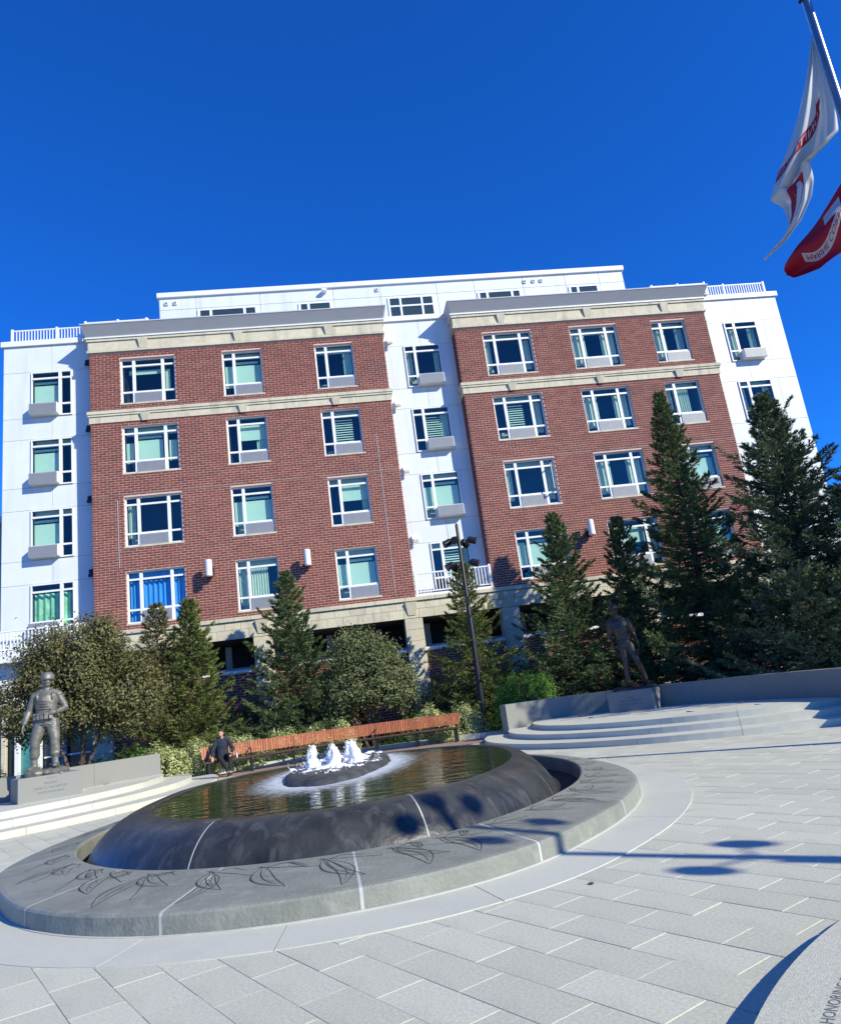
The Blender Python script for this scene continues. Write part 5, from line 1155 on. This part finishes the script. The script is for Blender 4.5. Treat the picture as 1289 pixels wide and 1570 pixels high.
# --- right statue in shade
def statue_right():
    px,py=5.45,21.95; rz=R(-33)
    pd=empty('pedestal',(px,py,.375),rz,label='granite pedestal in shade with one sunlit side, under the right statue',cat='pedestal',group='granite statue pedestals')
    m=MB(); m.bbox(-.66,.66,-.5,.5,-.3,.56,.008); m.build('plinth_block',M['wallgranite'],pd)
    for s,sz,z in (('* * *',.085,.44),('CORPORAL',.055,.36),('JAMES R. SULLIVAN',.075,.265),('UNITED STATES MARINE CORPS',.05,.17)):
        me=text_mesh(s,sz,M['carve'],.001); obj('inscription',me,pd,(0,-.5015,z),(PI/2,0,0))
    st=empty('striding_statue',(px+.05,py,.935),R(-14),label='dark bronze statue of a striding man in short sleeves, shaded by spruces on the right',cat='statue'); st.scale=(1.32,1.32,1.32)
    m=MB(); rs=random.Random(5)
    for k in range(11): m.ball((rs.uniform(-.34,.34),rs.uniform(-.22,.22),rs.uniform(-.02,.04)),(rs.uniform(.12,.22),rs.uniform(.12,.2),rs.uniform(.05,.10)),10)
    m.bbox(-.42,.42,-.28,.28,-.03,.05,.01); fuse(m,'rock_base',M['darkbronze'],st,.022,1,disp=.015)
    B0=.09; m=MB()
    for hip,kn,ft_ in (((-.12,.0,.90),(-.10,-.03,.50),(-.13,.02,.07)),((.03,.0,.90),(.14,-.09,.52),(.25,-.02,.08))):
        hip=Vector(hip)+Vector((0,0,B0)); kn=Vector(kn)+Vector((0,0,B0)); f=Vector(ft_)+Vector((0,0,B0))
        m.tube([hip[:],((hip+kn)/2)[:],kn[:],((kn+f)/2+Vector((0,.015,.03)))[:],(f+Vector((0,0,.05)))[:],(f-Vector((0,0,.03)))[:]],[(.112,.118),(.092,.098),(.070,.074),(.066,.072),(.048,.052),(.05,.055)],16); m.ball(kn[:],.070,10)
        m.tube([(f+Vector((0,.07,-.045)))[:],(f+Vector((.01,-.03,-.04)))[:],(f+Vector((.03,-.12,-.045)))[:],(f+Vector((.04,-.19,-.05)))[:]],[.042,.05,.046,.028],12)
    m.tube([(-.045,0,B0+.82),(-.05,0,B0+.90),(-.06,0,B0+1.0),(-.075,-.005,B0+1.12),(-.10,-.01,B0+1.27),(-.115,.0,B0+1.38),(-.12,.01,B0+1.45),(-.12,.01,B0+1.49)],[(.155,.11),(.170,.12),(.155,.11),(.160,.112),(.195,.130),(.195,.12),(.13,.085),(.06,.055)],20,ref=(0,1,0))
    m.tube([(-.12,.01,B0+1.43),(-.13,-.01,B0+1.60)],[.060,.056],12)
    m.tube([(-.31,.01,B0+1.39),(-.22,.012,B0+1.44),(-.155,.012,B0+1.485),(-.085,.012,B0+1.485),(-.01,.012,B0+1.44),(.08,.01,B0+1.39)],[.070,.072,.056,.056,.072,.070],12)
    for sh,E_,W_ in (((-.315,.01,B0+1.385),(-.335,.05,B0+1.10),(-.285,-.02,B0+.84)),((.085,.01,B0+1.385),(.175,.04,B0+1.12),(.225,-.06,B0+.89))):
        sh=Vector(sh);E_=Vector(E_);W_=Vector(W_); m.ball(sh[:],.075,12); m.tube([sh[:],((sh+E_)/2)[:],(E_*.85+sh*.15)[:]],[.072,.070,.068],12); m.tube([((sh+E_)/2)[:],E_[:],((E_+W_)/2)[:],W_[:]],[.050,.045,.040,.028],12)
    hand(m,(-.282,-.025,B0+.835),(.1,-.1,-1),(0,-1,0),(1,0,0),1.15,.55,1); hand(m,(.228,-.065,B0+.885),(.08,-.12,-1),(0,-1,0),(-1,0,0),1.2,.3,1)
    head(m,(-.15,-.03,B0+1.67),yaw=R(-28),tilt=R(6),s=1.05)
    fuse(m,'figure',M['darkbronze'],st,.0115,2,disp=.005)
    m=MB(); m.lathe([(.115,-.03),(.118,0),(.108,.05),(.08,.09),(.04,.108),(0,.112)],24); h=m.build('helmet',M['darkbronze'],st,smooth=True); h.location=(-.15,-.02,B0+1.715); h.scale=(1,1.15,.9); h.rotation_euler=(0,0,R(-28))
    m=MB(); m.tube([(-.05,0,B0+.975),(-.052,0,B0+1.01)],[(.163,.116)]*2,26,ref=(0,1,0)); m.build('belt',M['darkbronze'],st,smooth=True)
    m=MB(); m.tube([(-.115,-.14,B0+1.30),(-.105,-.145,B0+1.24)],[(.02,.008),(.03,.01)],8); m.build('chest_pendant',M['darkbronze'],st)
statue_right()
# --- person on the bench
def person():
    a=112.6; x,y=bp_(a,-.02); rz=R(a-90)
    pr=empty('person',(x,y,0),rz,label='person in dark sweatshirt and trousers seated near the left end of the bench',cat='person')
    H0=.47
    sh=[(-.19,.09,H0+.53),(.19,.09,H0+.53)]; el=[(-.30,-.02,H0+.27),(.29,-.06,H0+.28)]; wr_=[(-.33,-.20,H0+.10),(.20,-.33,H0+.16)]
    hip=[(-.09,.08,H0+.08),(.09,.08,H0+.08)]; kn=[(-.13,-.40,H0+.08),(.17,-.36,H0+.10)]; ft_=[(.06,-.62,.13),(.13,-.48,.13)]
    m=MB()  # body: one continuous figure
    m.tube([(0,.08,H0+.03),(0,.10,H0+.15),(0,.12,H0+.30),(0,.11,H0+.45),(0,.09,H0+.55),(0,.07,H0+.60)],[(.15,.10),(.14,.095),(.14,.095),(.165,.10),(.11,.08),(.055,.055)],18,ref=(0,1,0))
    m.tube([(0,.08,H0+.55),(-.01,.04,H0+.68)],[.055,.052],12)
    for k in (0,1):
        m.tube([sh[k],el[k],wr_[k]],[.050,.040,.028],10); m.tube([hip[k],kn[k],((Vector(kn[k])+Vector(ft_[k]))/2)[:],ft_[k]],[.08,.055,.05,.035],12); m.ball(sh[k],.055,10)
        f=Vector(ft_[k]); m.tube([(f+Vector((0,.03,-.06)))[:],(f+Vector((0,-.08,-.075)))[:],(f+Vector((0,-.16,-.09)))[:]],[.032,.034,.022],10)
    hand(m,wr_[0],(-.05,-.75,-.55),(1,0,0),(0,-.4,-.8),.95,.5,-1); hand(m,wr_[1],(-.3,-.8,-.35),(1,0,0),(0,-.3,-.9),.95,.5,1)
    head(m,(-.015,.005,H0+.775),yaw=R(-42),tilt=R(10),s=1.0)
    fuse(m,'body',M['skin'],pr,.0085,2)
    m=MB(); m.tube([(0,.07,H0+.03),(0,.09,H0+.12),(0,.12,H0+.28),(0,.11,H0+.43),(0,.09,H0+.54),(0,.07,H0+.60),(0,.06,H0+.625)],[(.175,.130),(.180,.135),(.170,.122),(.190,.125),(.135,.10),(.075,.072),(.066,.066)],20,ref=(0,1,0))
    for k in (0,1): m.ball(sh[k],.074,10); w_=Vector(wr_[k])*.94+Vector(el[k])*.06; m.tube([sh[k],((Vector(sh[k])+Vector(el[k]))/2)[:],el[k],((Vector(el[k])+w_)/2)[:],w_[:]],[.070,.066,.060,.054,.040],12); m.ball(el[k],.058,8)
    m.tube([(-.185,.09,H0+.53),(-.10,.085,H0+.575),(-.045,.075,H0+.61),(.045,.075,H0+.61),(.10,.085,H0+.575),(.185,.09,H0+.53)],[.072,.070,.052,.052,.070,.072],12)
    fuse(m,'sweatshirt',M['navy'],pr,.011,2,disp=.007)
    m=MB(); m.tube([(0,.10,H0-.02),(0,.08,H0+.05),(0,.08,H0+.10)],[(.17,.14),(.185,.14),(.17,.12)],18,ref=(0,1,0))
    for k in (0,1):
        f=Vector(ft_[k])+Vector((0,.0,.02)); m.tube([hip[k],((Vector(hip[k])+Vector(kn[k]))/2)[:],kn[k],((Vector(kn[k])*.6+f*.4))[:],f[:]],[.102,.090,.074,.066,.052],14); m.ball(kn[k],.074,10)
    fuse(m,'trousers',M['blackcloth'],pr,.011,2,disp=.006)
    for k in (0,1):
        f=Vector(ft_[k]); m=MB(); m.tube([(f+Vector((0,.06,-.085)))[:],(f+Vector((0,.03,-.065)))[:],(f+Vector((0,-.08,-.078)))[:],(f+Vector((0,-.16,-.09)))[:],(f+Vector((0,-.20,-.095)))[:]],[.035,.042,.044,.036,.02],12); s=fuse(m,'shoe',M['shoe'],pr,.010,2)
        m=MB(); m.bbox(-.04,.04,-.19,.075,-.132,-.112,.008,Matrix.Translation(f)); m.build('shoe_sole',M['pale'],s)
    m=MB(); T=Matrix.Translation((-.015,.005,H0+.775))@Matrix.Rotation(R(-42),4,'Z')@Matrix.Rotation(R(10),4,'X'); r3=T.to_3x3()
    for p,r in (((0,.020,.052),(.088,.098,.083)),((0,.055,.0),(.078,.062,.075)),((.0,-.055,.098),(.06,.045,.03)),((.068,.03,.02),(.02,.05,.05)),((-.068,.03,.02),(.02,.05,.05))): m.ball((T@Vector(p))[:],r,12,M=r3)
    fuse(m,'hair',M['hair'],pr,.010,1,disp=.006)
person()
# a paper cup / bottle left on the bench beside the person
x,y=bp_(110.8,-.05); m=MB(); m.lathe([(.028,0),(.030,.01),(.030,.12),(.014,.15),(.013,.17),(.0,.172)],14); o=m.build('bottle',M['pale'],smooth=True,loc=(x,y,.466)); tag(o,'small pale bottle standing on the bench seat beside the person','bottle')
# drain grate and fallen leaves on the paving
for i,(x,y) in enumerate([(-3.55,5.6),(.9,6.0),(2.1,9.3),(2.8,14.1),(-3.4,4.75),(4.9,16.1)]):
    m=MB(); rs=random.Random(i); pts=[(.03*math.cos(t)*(1+.4*rs.random()),.016*math.sin(t)*(1+.4*rs.random())) for t in np.linspace(0,2*PI,9)[:-1]]; m.prism(pts,.004,.008)
    o=m.build('fallen_leaf',M['bark'],loc=(x,y,.002)); o.rotation_euler=(R(8),R(5),rs.random()*6); tag(o,['dry leaf on the paving at the lower left before the ring','dry leaf on the paving in front of the ring stones, right of centre','dark leaf on the paving right of the fountain border','dark speck of a leaf on the paving below the curved steps','small leaf lying nearest the viewer on the left','leaf on the paving close to the foot of the right steps'][i],'leaf','fallen leaves on the paving')
